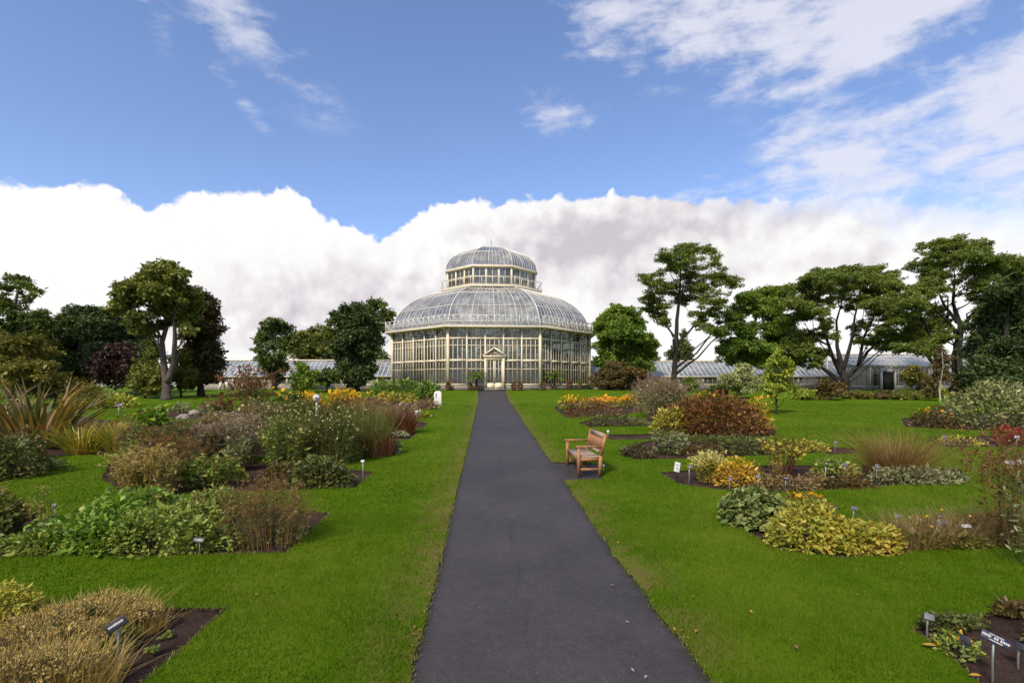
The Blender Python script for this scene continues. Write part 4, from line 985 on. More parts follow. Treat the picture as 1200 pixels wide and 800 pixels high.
# ------------------------------------------------------------------ garden plants
C_STRAW = [(.15, .10, .032), (.26, .19, .072), (.38, .295, .125), (.17, .16, .045)]
LP = {
 'straw': mat_leaf('dry_straw', C_STRAW, patch=2.0, trans=.25),
 'russetstem': mat_leaf('russet_stems', [(.07, .05, .02), (.15, .09, .04), (.23, .14, .065), (.13, .125, .04)], patch=1.6),
 'brownstem': mat_leaf('brown_stems', [(.07, .048, .026), (.14, .095, .050), (.22, .155, .085), (.11, .105, .04)], patch=1.6),
 'pinkstem': mat_leaf('dull_pink_stems', [(.09, .065, .045), (.17, .12, .085), (.24, .17, .13), (.12, .12, .05)], patch=1.6),
 'greenstem': mat_leaf('green_stems', [(.035, .055, .012), (.09, .115, .026), (.17, .17, .05)], patch=1.6),
 'redgrass': mat_leaf('red_grass', [(.05, .018, .016), (.115, .038, .026), (.16, .075, .03)], patch=2),
 'bright': mat_leaf('bright_leaf', [(.045, .095, .012), (.10, .19, .022), (.19, .28, .04)], patch=1.6),
 'lush': mat_leaf('lush_leaf', [(.045, .085, .014), (.115, .170, .032), (.21, .26, .062), (.26, .26, .08)], patch=1.5),
 'limey': mat_leaf('lime_leaf', [(.12, .15, .016), (.22, .25, .03), (.34, .33, .06)], patch=1.5),
 'yellowgreen': mat_leaf('yellow_green_leaf', [(.08, .105, .014), (.20, .215, .030), (.33, .30, .055), (.30, .16, .03)], patch=2.2),
 'iris': mat_leaf('iris_leaf', [(.055, .095, .014), (.14, .17, .022), (.34, .27, .04), (.48, .31, .07)], patch=1.6),
 'flax': mat_leaf('flax_leaf', [(.025, .036, .015), (.060, .070, .024), (.13, .10, .035), (.32, .17, .055), (.12, .13, .03)], patch=1.3, gloss=.10, rough=.35),
 'bergenia': mat_leaf('broad_leaf', [(.045, .075, .022), (.105, .145, .050), (.21, .24, .105), (.20, .13, .06)], patch=2.0),
 'greyl': mat_leaf('grey_leaf', [(.09, .11, .07), (.17, .19, .125), (.27, .28, .20)], patch=2.0),
 'variegated': mat_leaf('variegated_leaf', [(.055, .075, .030), (.14, .165, .075), (.36, .36, .22)], patch=1.4),
 'redbush': mat_leaf('red_brown_leaf', [(.045, .026, .012), (.105, .045, .020), (.155, .075, .026), (.09, .075, .02)], patch=1.1),
 'yellowleaf': mat_leaf('yellow_leaf', [(.20, .13, .015), (.42, .27, .025), (.55, .40, .05)], patch=1.6),
 'lowdark': mat_leaf('low_dark_leaf', [(.028, .034, .018), (.065, .065, .032), (.12, .09, .05)], patch=2),
 'dullgreen': mat_leaf('dull_green_leaf', [(.030, .045, .013), (.070, .090, .026), (.13, .135, .042)], patch=1.6),
 'redflower': mat_leaf('crimson_petals', [(.16, .008, .020), (.32, .015, .04), (.42, .05, .08)], patch=2),
 'orangeflower': mat_leaf('orange_petals', [(.62, .14, .008), (.82, .26, .012), (.85, .40, .03)], patch=3),
 'yellowflower': mat_leaf('yellow_petals', [(.42, .22, .004), (.58, .34, .006), (.64, .44, .02)], patch=3),
 'creamflower': mat_leaf('cream_petals', [(.45, .38, .16), (.66, .58, .30), (.75, .70, .48)], patch=3),
 'lilacflower': mat_leaf('lilac_petals', [(.15, .11, .12), (.24, .18, .20), (.33, .27, .28)], patch=3),
 'seedhead': mat_leaf('brown_seedheads', [(.05, .026, .014), (.12, .050, .022), (.18, .085, .035)], patch=3),
 'whiteflower': mat_leaf('white_petals', [(.6, .58, .52), (.75, .73, .68)], patch=3),
}
M_STEM = mat_solid('plant_stem', (.10, .09, .035), (.06, .045, .02), 6, .8)
PSEED = [100]
def pbase(px, base, w, depth=.8):
    Z = ground_y(base); rx = w / 2 / 600 * Z; ry = rx * depth
    Y = Z + ry * .9; return (px - 600) / 600 * Y, Y, rx * Y / Z, ry, Z / 600
def blossoms(R, rng, P, size, kind, mat):
    if kind == 'disc' and len(P) <= 60:                          # open flowers one can count: a part each
        for p in P:
            q = MB(); heads(q, rng, p[None], size, kind); q.build('flower_head', mat, R)
    elif len(P):
        q = MB(); heads(q, rng, P, size, kind); q.build('blossom', mat, R)
def rngn():
    PSEED[0] += 1; return np.random.default_rng(PSEED[0])
def heads(mb, rng, P, size, kind, k=None):
    """flowers at points P: 'disc' a ring of petals, 'tuft' a small spray, 'spike' an upright plume, 'dot' two or three petals"""
    n = len(P)
    if kind == 'disc':
        k = k or 9; tilt = norm(rnd_dir(rng, n) * .5 + np.array([0, -.6, .7]))
        for j in range(k):
            a = 2 * PI * j / k; u = norm(np.cross(tilt, np.array([[0.3, .2, 1.0]]).repeat(n, 0))); v = np.cross(tilt, u)
            cards(mb, P, u * math.cos(a) + v * math.sin(a), tilt, size * rng.uniform(.85, 1.1, n), np.full(n, size * .55), .6)
    elif kind == 'dot':
        for j in range(3):
            cards(mb, P, norm(rnd_dir(rng, n) + np.array([0, 0, .3])), rnd_dir(rng, n), np.full(n, size), np.full(n, size * .9), .5)
    elif kind == 'tuft':
        k = k or 8
        for j in range(k): cards(mb, P + rng.normal(size=(n, 3)) * size * .35, norm(rnd_dir(rng, n) + np.array([0, 0, .4])), rnd_dir(rng, n), size * rng.uniform(.5, 1, n), np.full(n, size * .35), .5)
    else:
        k = k or 14
        for j in range(k):
            t = j / k; cards(mb, P + np.array([0, 0, size * (t - .5) * 2.2]) + rng.normal(size=(n, 3)) * size * .10, norm(rnd_dir(rng, n) + np.array([0, 0, .8])), rnd_dir(rng, n), size * .45 * (1.2 - t) * rng.uniform(.7, 1.2, n), np.full(n, size * .22), .5)

def mound(name, label, px, base, w, h, mat, leaf=(.10, .07), n=700, depth=.8, cat='plant', group=None, up=.45, lump=.30, flowers=None, lift=.0, droop=0.0, shell=.55):
    """leafy plant: leaves through a lumpy low dome standing on its stems"""
    rng = rngn(); x, y, rx, ry, k = pbase(px, base, w, depth); hz = h * k; g0 = G(y) - .03
    R = thing(name, label, cat, (x, y, g0), 0, group)
    d = rnd_dir(rng, n); d[:, 2] = np.abs(d[:, 2]) ** .9
    lobes = rnd_dir(rng, 9); lobes[:, 2] = np.abs(lobes[:, 2]); amp = rng.uniform(-.6, 1, 9)
    bump = 1 + lump * (np.exp(-(1 - d @ lobes.T) * 7) * amp).sum(1)
    r = (rng.uniform(shell ** 3, 1, n) ** (1 / 3)) * bump + rng.normal(size=n) * .04
    P = d * r[:, None] * np.array([rx, ry, hz * (1 - lift)]); P[:, 2] = np.maximum(P[:, 2], .02) + hz * lift
    D = norm(d * np.array([1, 1, .5]) + rnd_dir(rng, n) * .75 + np.array([0, 0, .25 - droop])); Nn = norm(rnd_dir(rng, n) * .6 + d * .5 + np.array([0, -.1, up]))
    f = MB(); cards(f, P - D * leaf[0] * .4, D, Nn, leaf[0] * rng.uniform(.6, 1.35, n), leaf[1] * rng.uniform(.6, 1.3, n), .48)
    s = MB(); ns = int(min(46, 10 + n * .03)); ii = rng.choice(n, min(ns, n), replace=False); sr = max(.004, .0006 * y)
    for i in ii:
        q = P[i]; s.tube([(q[0] * .25, q[1] * .25, -.03), (q[0] * .6, q[1] * .6, q[2] * .55), tuple(q * .95)], [sr * 1.5, sr, sr * .6], 3, False)
    s.build('stems', M_STEM, R); f.build('foliage', LP.get(mat) or LF[mat], R)
    if flowers:
        fm, fn, fs, kind = flowers[:4]; lift_ = flowers[4] if len(flowers) > 4 else .04
        top = np.argsort(-(P[:, 2] / max(hz, .01) + rng.uniform(0, .8, n)))[:fn * 2]; ii = rng.choice(top, min(fn, len(top)), replace=False)
        blossoms(R, rng, P[ii] * 1.02 + np.array([0, -.02, lift_]), fs, kind, LP[fm])
    return R

def grass_clump(name, label, px, base, w, h, mat, n=260, width=.012, lean=.5, droop=.7, depth=.8, cat='grass clump', group=None, plume=None, foot=.45, seg=3, vary=.35, crook=0):
    """strap or hair-fine leaves fanning out of a tight foot"""
    rng = rngn(); x, y, rx, ry, k = pbase(px, base, w, depth); hz = h * k; g0 = G(y) - .03
    R = thing(name, label, cat, (x, y, g0), 0, group)
    a = rng.uniform(0, 2 * PI, n); r = np.sqrt(rng.uniform(0, 1, n)) * foot
    B = np.column_stack([np.cos(a) * r * rx, np.sin(a) * r * ry, np.zeros(n)])
    az = a + rng.normal(0, .5, n); le = np.abs(rng.normal(0, lean * .55, n)) * (.4 + r / max(foot, .01)); dr = rng.uniform(.2, 1, n) * droop
    Ln = hz * rng.uniform(1 - vary, 1.08, n) / np.maximum(np.cos(np.clip(le + dr * .4, 0, 1.1)), .45)
    f = MB(); blades(f, B, az, le, Ln, np.full(n, width) * rng.uniform(.6, 1.3, n), dr, seg, twist=rng.uniform(-.9, .9, n))
    f.build('foliage', LP.get(mat) or LF[mat], R)
    if plume:
        pm, pn, ps, kind = plume; a = rng.uniform(0, 2 * PI, pn); r = np.sqrt(rng.uniform(0, 1, pn))
        P = np.column_stack([np.cos(a) * r * rx * .85, np.sin(a) * r * ry * .85, hz * rng.uniform(.72, 1.05, pn) * (1 - .25 * r ** 2)])
        blossoms(R, rng, P, ps, kind, LP[pm])
        s = MB(); sr = max(.003, .0004 * y)
        for p in P: s.tube([(p[0] * .4, p[1] * .4, 0), (p[0] * .75, p[1] * .75, p[2] * .6), tuple(p)], [sr * 1.4, sr, sr], 3, False)
        s.build('stems', M_STEM, R)
    return R

def stem_plant(name, label, px, base, w, h, stem_mat, leaf_mat, n=60, leaf=(.05, .02), per=10, head=None, depth=.8, cat='plant', group=None, spread=.5, low=.1, bare=0.0, branch=2, thin=None, rise=.6):
    """many thin upright stems that fork, carry small leaves and end in flower or seed heads"""
    rng = rngn(); x, y, rx, ry, k = pbase(px, base, w, depth); hz = h * k; g0 = G(y) - .03
    R = thing(name, label, cat, (x, y, g0), 0, group)
    s = MB(); tips, lv, ld = [], [], []; sr = thin or max(.0032, .00045 * y)
    for i in range(n):
        a = rng.uniform(0, 2 * PI); r = math.sqrt(rng.uniform(0, 1)); top = np.array([math.cos(a) * r * rx, math.sin(a) * r * ry, hz * rng.uniform(rise, 1.05) * (1 - .22 * r * r)])
        b = np.array([top[0] * spread, top[1] * spread, 0.]); m = (b * .45 + top * .55) + np.array([0, 0, .12 * hz]) + rng.normal(size=3) * .04 * hz
        s.tube([b, m, top], [sr * 1.5, sr * 1.1, sr * .7], 3, False); ends = [top]
        for j in range(branch):
            t = rng.uniform(.4, .85); q = m * (1 - t) + top * t if t > .5 else b * (.5 - t) * 2 + m * t * 2 if False else m * (1 - t) + top * t
            e = q + np.array([rng.normal() * .16 * hz, rng.normal() * .16 * hz, rng.uniform(.08, .28) * hz]); e[2] = min(e[2], hz * 1.08)
            s.tube([q, (q + e) / 2 + rng.normal(size=3) * .01, e], [sr, sr * .8, sr * .5], 3, False); ends.append(e)
        tips += ends
        for j in range(per):
            t = rng.uniform(low, 1); q = (b * (1 - t * 2) + m * t * 2) if t < .5 else (m * (2 - t * 2) + top * (t * 2 - 1))
            if t > bare: lv.append(q + rng.normal(size=3) * .03 * hz); ld.append([rng.normal(), rng.normal(), rng.uniform(-.3, .9)])
    s.build('stems', LP.get(stem_mat) or M_STEM, R)
    if lv:
        P = np.array(lv); D = norm(np.array(ld)); f = MB(); m_ = len(P)
        cards(f, P, D, norm(rnd_dir(rng, m_) + np.array([0, -.2, .5])), leaf[0] * rng.uniform(.6, 1.4, m_), leaf[1] * rng.uniform(.6, 1.3, m_), .48); f.build('foliage', LP.get(leaf_mat) or LF[leaf_mat], R)
    if head:
        hm, hs, kind, frac = head; T = np.array(tips); T = T[rng.uniform(0, 1, len(T)) < frac]
        blossoms(R, rng, T, hs, kind, LP[hm])
    return R
# ================================================================== beds along the near lawn, far ones first
# ---- left: flax corner
grass_clump('flax_clump', 'big clump of bronze and green strap-leaved flax with orange dead leaf tips', 42, 531, 150, 88, 'flax', n=190, width=.12, lean=.8, droop=1.0, foot=.4, seg=5, vary=.5, cat='flax', depth=.8)
grass_clump('flax_clump', 'smaller flax clump cut off by the picture edge, greener leaves', -22, 520, 90, 74, 'flax', n=110, width=.08, lean=.8, droop=1.2, foot=.35, seg=5, vary=.5, cat='flax')
grass_clump('iris_clump', 'yellowing green iris leaves arching over the lawn beside the flax', 96, 533, 60, 42, 'iris', n=210, width=.032, lean=.75, droop=1.5, foot=.55, seg=4, cat='iris')
grass_clump('iris_clump', 'yellow-green iris leaves between the flax and the pale seed heads', 136, 531, 44, 40, 'iris', n=160, width=.03, lean=.7, droop=1.4, foot=.55, seg=4, cat='iris')
mound('leafy_clump', 'bright green leafy clump by itself in front of the pale double trunk', 181, 499, 42, 24, 'bright', (.22, .10), 420, cat='plant')
mound('rounded_plant', 'grey-green rounded cushion on the stony bed', 246, 486, 30, 15, 'greyl', (.14, .06), 420, cat='plant')
mound('rounded_plant', 'grey silvery tuft at the stony bed near the pale double trunk', 212, 483, 22, 12, 'greyl', (.14, .05), 260, cat='plant')
mound('sprawling_shrub', 'yellow-green sprawling shrub with flat sprays behind the flax', 128, 479, 70, 18, 'limey', (.22, .08), 1100, cat='shrub', up=.9)
mound('sprawling_shrub', 'pale green arching shrub just above the flax leaves', 98, 480, 50, 34, 'gold', (.22, .08), 800, cat='shrub', up=.8)
mound('low_plant', 'tiny pale green plant on the lawn edge behind the iris leaves', 150, 497, 26, 9, 'dullgreen', (.12, .06), 160)
grass_clump('dry_grass_clump', 'orange-brown low dead foliage strip between the iris leaves and the bright clump', 138, 506, 60, 12, 'straw', n=160, width=.02, lean=.9, droop=1.0, cat='grass clump')
mound('mixed_shrub', 'olive leafy shrub filling the bed corner next to the small white tag', 14, 563, 62, 50, 'dullgreen', (.11, .05), 1300, cat='shrub')
mound('mixed_shrub', 'bronzed leafy shrub behind the small white tag under the flax', 30, 541, 54, 34, 'brown', (.11, .05), 800, cat='shrub')
mound('low_plant', 'low grey-green plant trailing toward the lawn from the small white tag', 52, 553, 44, 16, 'dullgreen', (.09, .04), 420)
mound('mixed_shrub', 'green shrub cut by the picture edge next to the flax bed', -30, 566, 70, 48, 'dullgreen', (.12, .06), 900, cat='shrub')
# ---- left: long mixed border, from the palm house back to the viewer
for px, base, w, h, mt, lab in ((448, 466, 34, 20, 'bright', 'bright green leafy mass next to the palm house, farthest of the border'), (476, 466, 38, 22, 'bright', 'bright green tall leafy mass in front of the palm house plinth'), (500, 467, 28, 20, 'bright', 'olive green leafy mass at the border end above the white marker stone')):
    mound('leafy_mass', lab, px, base, w, h, mt, (.24, .10), 900, cat='plant', depth=.5)
mound('leafy_mass', 'yellowish green low mass along the border under the bright leafy masses', 462, 472, 52, 12, 'yellowgreen', (.2, .09), 600, depth=.5)
mound('heather_clump', 'mauve-brown heathery clump beside the white marker stone', 500, 480, 34, 13, 'brownstem', (.14, .05), 520)
mound('small_flower_clump', 'low lime-yellow clump on the border edge below the mauve heathery clump', 497, 489, 18, 8, 'limey', (.10, .06), 240)
mound('small_flower_clump', 'tiny white flowered clump at the zigzag border edge', 488, 489, 12, 6, 'dullgreen', (.08, .05), 120, flowers=('whiteflower', 26, .07, 'dot'))
mound('heather_clump', 'greyish lavender clump in the middle of the far border', 476, 484, 36, 13, 'pinkstem', (.13, .05), 500, flowers=('lilacflower', 50, .09, 'dot'))
mound('heather_clump', 'purplish brown low mass between the golden flowers and the lavender clump', 440, 484, 46, 20, 'brownstem', (.15, .06), 800)
grass_clump('dark_grass_clump', 'dark reddish green feathery grass on the border edge', 474, 509, 34, 32, 'redgrass', n=420, width=.02, lean=.35, droop=.6, foot=.7)
grass_clump('dark_grass_clump', 'dull brown feathery grass behind the dark reddish one', 450, 500, 36, 28, 'brownstem', n=380, width=.022, lean=.35, droop=.6, foot=.7)
mound('low_plant', 'pale leaved low rosette at the foot of the dark reddish grass', 468, 512, 22, 8, 'greyl', (.10, .06), 200)
mound('blue_leaved_plant', 'small blue-green leafy plant at the soil corner of the border', 463, 531, 13, 19, 'greyl', (.10, .07), 170)
grass_clump('red_grass_clump', 'upright grass clump green above and red-brown at its foot', 432, 537, 54, 66, 'greenstem', n=520, width=.013, lean=.28, droop=.5, foot=.75)
grass_clump('red_grass_clump', 'short red-stemmed grass at the base of the upright grass clump', 440, 537, 46, 34, 'redgrass', n=420, width=.014, lean=.3, droop=.3, foot=.85)
stem_plant('goldenrod', 'cluster of golden yellow goldenrod plumes beside the white round-headed marker', 405, 500, 36, 42, 'greenstem', 'dullgreen', 60, (.13, .04), 12, ('yellowflower', .14, 'tuft', .55), branch=3)
stem_plant('goldenrod', 'second patch of goldenrod on the other side of the white round-headed marker', 357, 502, 26, 38, 'greenstem', 'dullgreen', 50, (.13, .04), 12, ('yellowflower', .14, 'tuft', .5), branch=3)
stem_plant('sunflower_plant', 'tall plant with one large bright yellow sunflower head and smaller ones', 343, 505, 22, 62, 'greenstem', 'deep', 9, (.28, .16), 16, ('yellowflower', .17, 'disc', .45), branch=1, spread=.6)
stem_plant('sunflower_plant', 'shorter plant with several small bright yellow heads next to the sunflower', 328, 505, 22, 40, 'greenstem', 'deep', 9, (.22, .1), 12, ('yellowflower', .10, 'disc', .6), branch=1, spread=.6)
stem_plant('seedhead_plant', 'tall plant topped with clusters of rusty brown seed heads', 296, 512, 34, 76, 'russetstem', 'dullgreen', 34, (.11, .05), 12, ('seedhead', .13, 'tuft', .9), branch=3, spread=.6, rise=.75)
stem_plant('seedhead_plant', 'shorter rusty seed-head plant nearest the stony bed', 262, 508, 26, 44, 'russetstem', 'dullgreen', 24, (.11, .05), 10, ('seedhead', .12, 'tuft', .8), branch=2, spread=.6, rise=.7)
for px, base, w, h, st, lf_, hd, lab in (
    (395, 520, 52, 52, 'greenstem', 'dullgreen', ('seedhead', .06, 'tuft', .5), 'green airy stems with brown tips below the goldenrod'),
    (345, 528, 60, 62, 'greenstem', 'dullgreen', ('creamflower', .034, 'dot', .28), 'tall grey-green stems dotted with pale cream flower heads, middle of the big border'),
    (305, 528, 56, 58, 'pinkstem', 'dullgreen', ('creamflower', .03, 'dot', .15), 'tangled olive stems between the rusty seed heads and the cream-dotted stems'),
    (388, 548, 66, 70, 'greenstem', 'dullgreen', ('creamflower', .032, 'dot', .3), 'dark tangled stems with many tiny cream seed heads in front of the goldenrod'),
    (335, 552, 64, 66, 'greenstem', 'lush', ('creamflower', .03, 'dot', .2), 'dark blue-green bushy stems at the front of the big border'),
    (280, 545, 54, 56, 'pinkstem', 'greyl', ('lilacflower', .05, 'tuft', .6), 'pinkish mauve hazy stems with faded lilac tips'),
    (240, 548, 56, 50, 'pinkstem', 'dullgreen', ('lilacflower', .05, 'tuft', .5), 'dull lilac hazy stems beside the dry brown seed heads'),
    (205, 542, 54, 42, 'greenstem', 'dullgreen', ('seedhead', .05, 'tuft', .5), 'brown dry seed-head stems behind the straw coloured ones'),
    (165, 538, 50, 34, 'brownstem', 'brown', ('seedhead', .05, 'tuft', .6), 'mauve-brown hazy stems at the lawn side next to the iris leaves'),
    (258, 520, 50, 34, 'greenstem', 'dullgreen', ('lilacflower', .05, 'tuft', .4), 'faint green and lilac stems next to the rusty seed heads'),
    ):
    stem_plant('border_perennial', lab, px, base, w, h, st, lf_, 95, (.085, .026), 16, hd, branch=3, spread=.62, rise=.55)
stem_plant('border_perennial', 'straw coloured dying perennial with yellow leaves rising over the lush green leaves', 172, 588, 78, 60, 'straw', 'gold', 110, (.07, .034), 14, ('straw', .04, 'tuft', .6), branch=3, spread=.6, rise=.5)
stem_plant('border_perennial', 'tall reddish brown stems standing behind the straw coloured perennial', 198, 574, 80, 62, 'russetstem', 'dullgreen', 80, (.08, .028), 12, ('seedhead', .05, 'tuft', .6), branch=3, spread=.6, rise=.55)
stem_plant('border_perennial', 'brownish olive stems between the lilac haze and the lush green leaves', 246, 574, 66, 42, 'greenstem', 'lush', 80, (.09, .035), 18, ('seedhead', .04, 'tuft', .4), branch=2, spread=.65)
mound('lime_plant', 'small bright lime green clump in front of the lilac hazy stems', 280, 562, 20, 16, 'limey', (.07, .05), 220)
mound('leafy_clump', 'bushy green clump with yellowing leaves at the bare soil corner', 372, 573, 86, 36, 'dullgreen', (.085, .055), 1900, depth=.6, flowers=('yellowgreen', 60, .03, 'dot', .0))
mound('leafy_clump', 'low brownish green clump behind the soil corner clump', 330, 571, 60, 28, 'brown', (.08, .045), 900, depth=.6)
stem_plant('russet_shrub', 'wide russet brown airy shrub overhanging the bare soil wedge', 312, 646, 112, 76, 'russetstem', 'dullgreen', 170, (.038, .015), 18, ('russetstem', .024, 'tuft', .6), cat='shrub', branch=4, spread=.8, rise=.3, thin=.0022, low=.0, depth=.6)
for px, base, w, h, lab in (
    (60, 650, 84, 34, 'lush green leafy clump at the front of the bed by the bare patch of soil'), (118, 650, 92, 46, 'lush green leafy clump second along the bed front'),
    (176, 650, 88, 50, 'lush green leafy clump third along the bed front'), (228, 648, 78, 48, 'lush green leafy clump beside the black tag on the bed front'),
    (150, 622, 92, 36, 'lush green leafy clump behind the second and third front clumps'), (215, 618, 84, 44, 'lush green taller leafy clump below the brownish olive stems'),
    (105, 618, 60, 26, 'lush green small leafy clump rising next to the tiny round tag'), (262, 606, 66, 44, 'lush green leafy clump touching the russet brown shrub')):
    k_ = (px * 7 + base * 3) % 5; mound('lush_clump', lab, px, base, w, h * (.78, 1.12, .92, 1.2, .7)[k_], ('lush', 'bright', 'lush', 'dullgreen', 'lush')[k_], ((.07, .034), (.085, .045), (.06, .03), (.09, .028), (.075, .05))[k_], 2100, depth=.55, group='lush green leafy clumps in the large bed', lump=.75, up=.35)
mound('leafy_clump', 'pale green leafy clump cut by the picture edge beside the bare soil', -5, 640, 50, 40, 'dullgreen', (.09, .05), 900, flowers=('yellowgreen', 30, .035, 'dot', .0))
mound('leafy_clump', 'olive yellow clump at the picture edge by the back of the bare soil', 4, 612, 44, 26, 'gold', (.09, .05), 600)
mound('low_plant', 'small green sprig on the bare soil under the russet shrub', 352, 628, 14, 9, 'lush', (.05, .03), 70)
# self-sown wispy plants knitting the border together
rf = random.Random(5)
for i in range(34):
    px = rf.uniform(150, 430); base = rf.uniform(508, 552) if px > 210 else rf.uniform(520, 575)
    st, lf_ = rf.choice([('greenstem', 'dullgreen'), ('greenstem', 'lush'), ('brownstem', 'dullgreen'), ('greenstem', 'bright'), ('pinkstem', 'dullgreen'), ('straw', 'gold'), ('greenstem', 'greyl')])
    k_ = 440 / max(base - 431, 60) ; w = rf.uniform(22, 44); h = rf.uniform(24, 58)
    stem_plant('border_wisp', 'thin wispy olive-brown plant woven between the larger clumps of the mixed border', px, base, w, h, st, lf_, rf.randint(18, 34), (.09, .03), 18, ('seedhead', .035, 'tuft', .4) if rf.random() < .6 else None, branch=3, spread=.7, rise=.5, group='wispy filler plants in the mixed border')
for i in range(16):
    px = rf.uniform(40, 300); base = rf.uniform(596, 644) if px > 90 else rf.uniform(612, 646)
    stem_plant('bed_wisp', 'thin pale stems poking through the lush green leaves', px, base, rf.uniform(16, 34), rf.uniform(26, 52), rf.choice(['straw', 'russetstem', 'greenstem']), 'gold', rf.randint(5, 10), (.05, .016), 8, ('straw', .03, 'tuft', .5), branch=2, spread=.6, rise=.5, group='pale stems in the lush green bed')
for i in range(16):
    px = rf.uniform(800, 1120); base = rf.uniform(560, 573) if i % 2 else rf.uniform(618, 640); px = px if i % 2 else rf.uniform(1000, 1180)
    stem_plant('bed_wisp', 'thin dry stems scattered through the beds on the bench side', px, base, rf.uniform(16, 36), rf.uniform(14, 30), rf.choice(['straw', 'russetstem', 'brownstem']), 'gold', rf.randint(8, 18), (.05, .016), 9, ('straw', .03, 'tuft', .5), branch=2, spread=.6, rise=.5, group='dry stems in the beds on the bench side')
# ---- left: straw bed at the very front
STRAW_L = ['straw brown dry grass clump around the tilted black label', 'straw brown dry grass clump at the soil wedge', 'straw brown dry grass clump farthest back by the lawn', 'straw brown dry grass clump leaning to the green weeds', 'straw brown dry grass clump nearest the viewer',
           'straw brown dry grass clump beyond the green weeds', 'straw brown dry grass clump in the middle of the dry bed', 'straw brown dry grass clump at the lower picture edge']
for (px, base, w, h), lab in zip(((100, 778, 76, 64), (163, 745, 60, 48), (125, 736, 100, 46), (55, 775, 110, 70), (70, 838, 130, 100), (15, 800, 110, 80), (90, 758, 100, 62), (5, 850, 140, 100)), STRAW_L):
    grass_clump('straw_clump', lab, px, base, w, h * .62, 'straw', n=int(9.5 * w), width=.005, lean=.48, droop=.95, foot=.98, depth=.75, vary=.75, group='dry straw clumps in the nearest bed', plume=('straw', 120, .024, 'tuft'))
mound('weedy_clump', 'green and yellow weedy clump behind the dry straw at the picture edge', 10, 742, 66, 46, 'yellowgreen', (.05, .022), 1500, flowers=('yellowgreen', 60, .022, 'dot', .0), cat='plant')
for px, base, w, h, lab in ((178, 764, 14, 9, 'tiny round-leaved green seedling on the bare soil beside the straw'), (120, 772, 20, 24, 'green weed sprouting next to the tilted black label post'), (196, 745, 10, 7, 'pale green seedling on the bare soil wedge, closest to the lawn corner')):
    mound('small_weed', lab, px, base, w, h, 'lush', (.035, .022), 60)
for px, base, w, h, lab in ((60, 770, 40, 34, 'green shoots coming up through the dry straw at the picture edge'), (140, 765, 36, 30, 'green shoots in the dry straw right behind the tilted black label'), (105, 745, 30, 34, 'green shoots at the back of the dry straw')):
    stem_plant('green_shoots', lab, px, base, w, h, 'greenstem', 'dullgreen', 40, (.045, .016), 12, None, branch=2, spread=.85, rise=.4)
# ---- right: far beds
for px, base, w, h, fm, lab in ((672, 485, 36, 13, 'yellowflower', 'yellow flowering low clump in the far bed near the path'), (700, 484, 44, 12, 'orangeflower', 'orange flowering low clump in the middle of the far bed'), (735, 483, 30, 14, 'orangeflower', 'orange-red flowering clump at the end of the far bed')):
    mound('bedding_flowers', lab, px, base - 6, w, h, 'yellowgreen', (.12, .06), 420, flowers=(fm, 46, .10, 'dot'), depth=.6, cat='flowers')
mound('bedding_flowers', 'strip of vivid orange flowers at the back of the far bed', 712, 473, 34, 8, 'yellowgreen', (.12, .06), 260, flowers=('orangeflower', 70, .12, 'dot'), depth=.6, cat='flowers')
mound('bronze_clump', 'dark bronze-leaved clump at the front of the far flower bed', 692, 489, 58, 17, 'redbush', (.12, .05), 900, depth=.5)
mound('low_plant', 'low green edge plants beside the bronze-leaved clump', 662, 483, 16, 7, 'deep', (.10, .05), 160)
mound('low_plant', 'low grey-green leafy strip between the far flower bed and the bare soil strip', 722, 499, 84, 13, 'dullgreen', (.10, .05), 900, depth=.35)
stem_plant('grey_shrub', 'tall hazy grey-lavender shrub behind the big red-brown bush', 775, 492, 66, 50, 'pinkstem', 'greyl', 130, (.13, .045), 16, ('lilacflower', .12, 'spike', .35), branch=3, spread=.5, cat='shrub', rise=.55)
stem_plant('grey_shrub', 'thin grey seed spikes standing next to the hazy grey-lavender shrub', 748, 484, 20, 36, 'pinkstem', 'dullgreen', 22, (.1, .03), 8, ('lilacflower', .12, 'spike', .6), branch=1)
mound('red_brown_bush', 'big rounded red-brown bush in the middle of the garden', 834, 511, 128, 49, 'redbush', (.12, .05), 9500, depth=.75, cat='bush', lump=.10, shell=.5, flowers=('yellowflower', 26, .06, 'dot', .0))
mound('yellow_shrub', 'yellow-leaved shrub on the outer end of the big red-brown bush', 885, 508, 40, 42, 'yellowleaf', (.12, .05), 460, depth=.6, cat='shrub', lift=.1)
mound('yellow_shrub', 'yellow and green shrub at the near side of the big red-brown bush', 783, 510, 42, 28, 'yellowgreen', (.12, .055), 700, depth=.6, cat='shrub')
mound('low_plant', 'dark low cushion at the pointed bed end nearest the bench', 746, 536, 36, 15, 'lowdark', (.08, .04), 600)
stem_plant('grey_leaved_plant', 'grey-green upright leafy plant in the low mixed bed behind the white sign', 786, 533, 46, 28, 'greenstem', 'greyl', 60, (.10, .035), 14, None, branch=2, spread=.7)
mound('low_plant', 'rusty low plants in the middle of the low mixed bed', 826, 534, 50, 13, 'brown', (.08, .04), 800, depth=.6)
mound('low_plant', 'olive green mound at the far end of the low mixed bed', 872, 532, 54, 19, 'dullgreen', (.08, .045), 900, depth=.6)
mound('low_plant', 'pale green trailing plant behind the low mixed bed', 838, 519, 70, 9, 'dullgreen', (.09, .04), 600, depth=.5)
mound('yellow_shrub', 'yellow flowering strip on the bed behind the bare dark stems', 945, 529, 50, 14, 'yellowgreen', (.08, .045), 620, depth=.6)
mound('low_plant', 'white-edged small plant beside the yellow flowering strip', 902, 530, 20, 8, 'variegated', (.07, .04), 200)
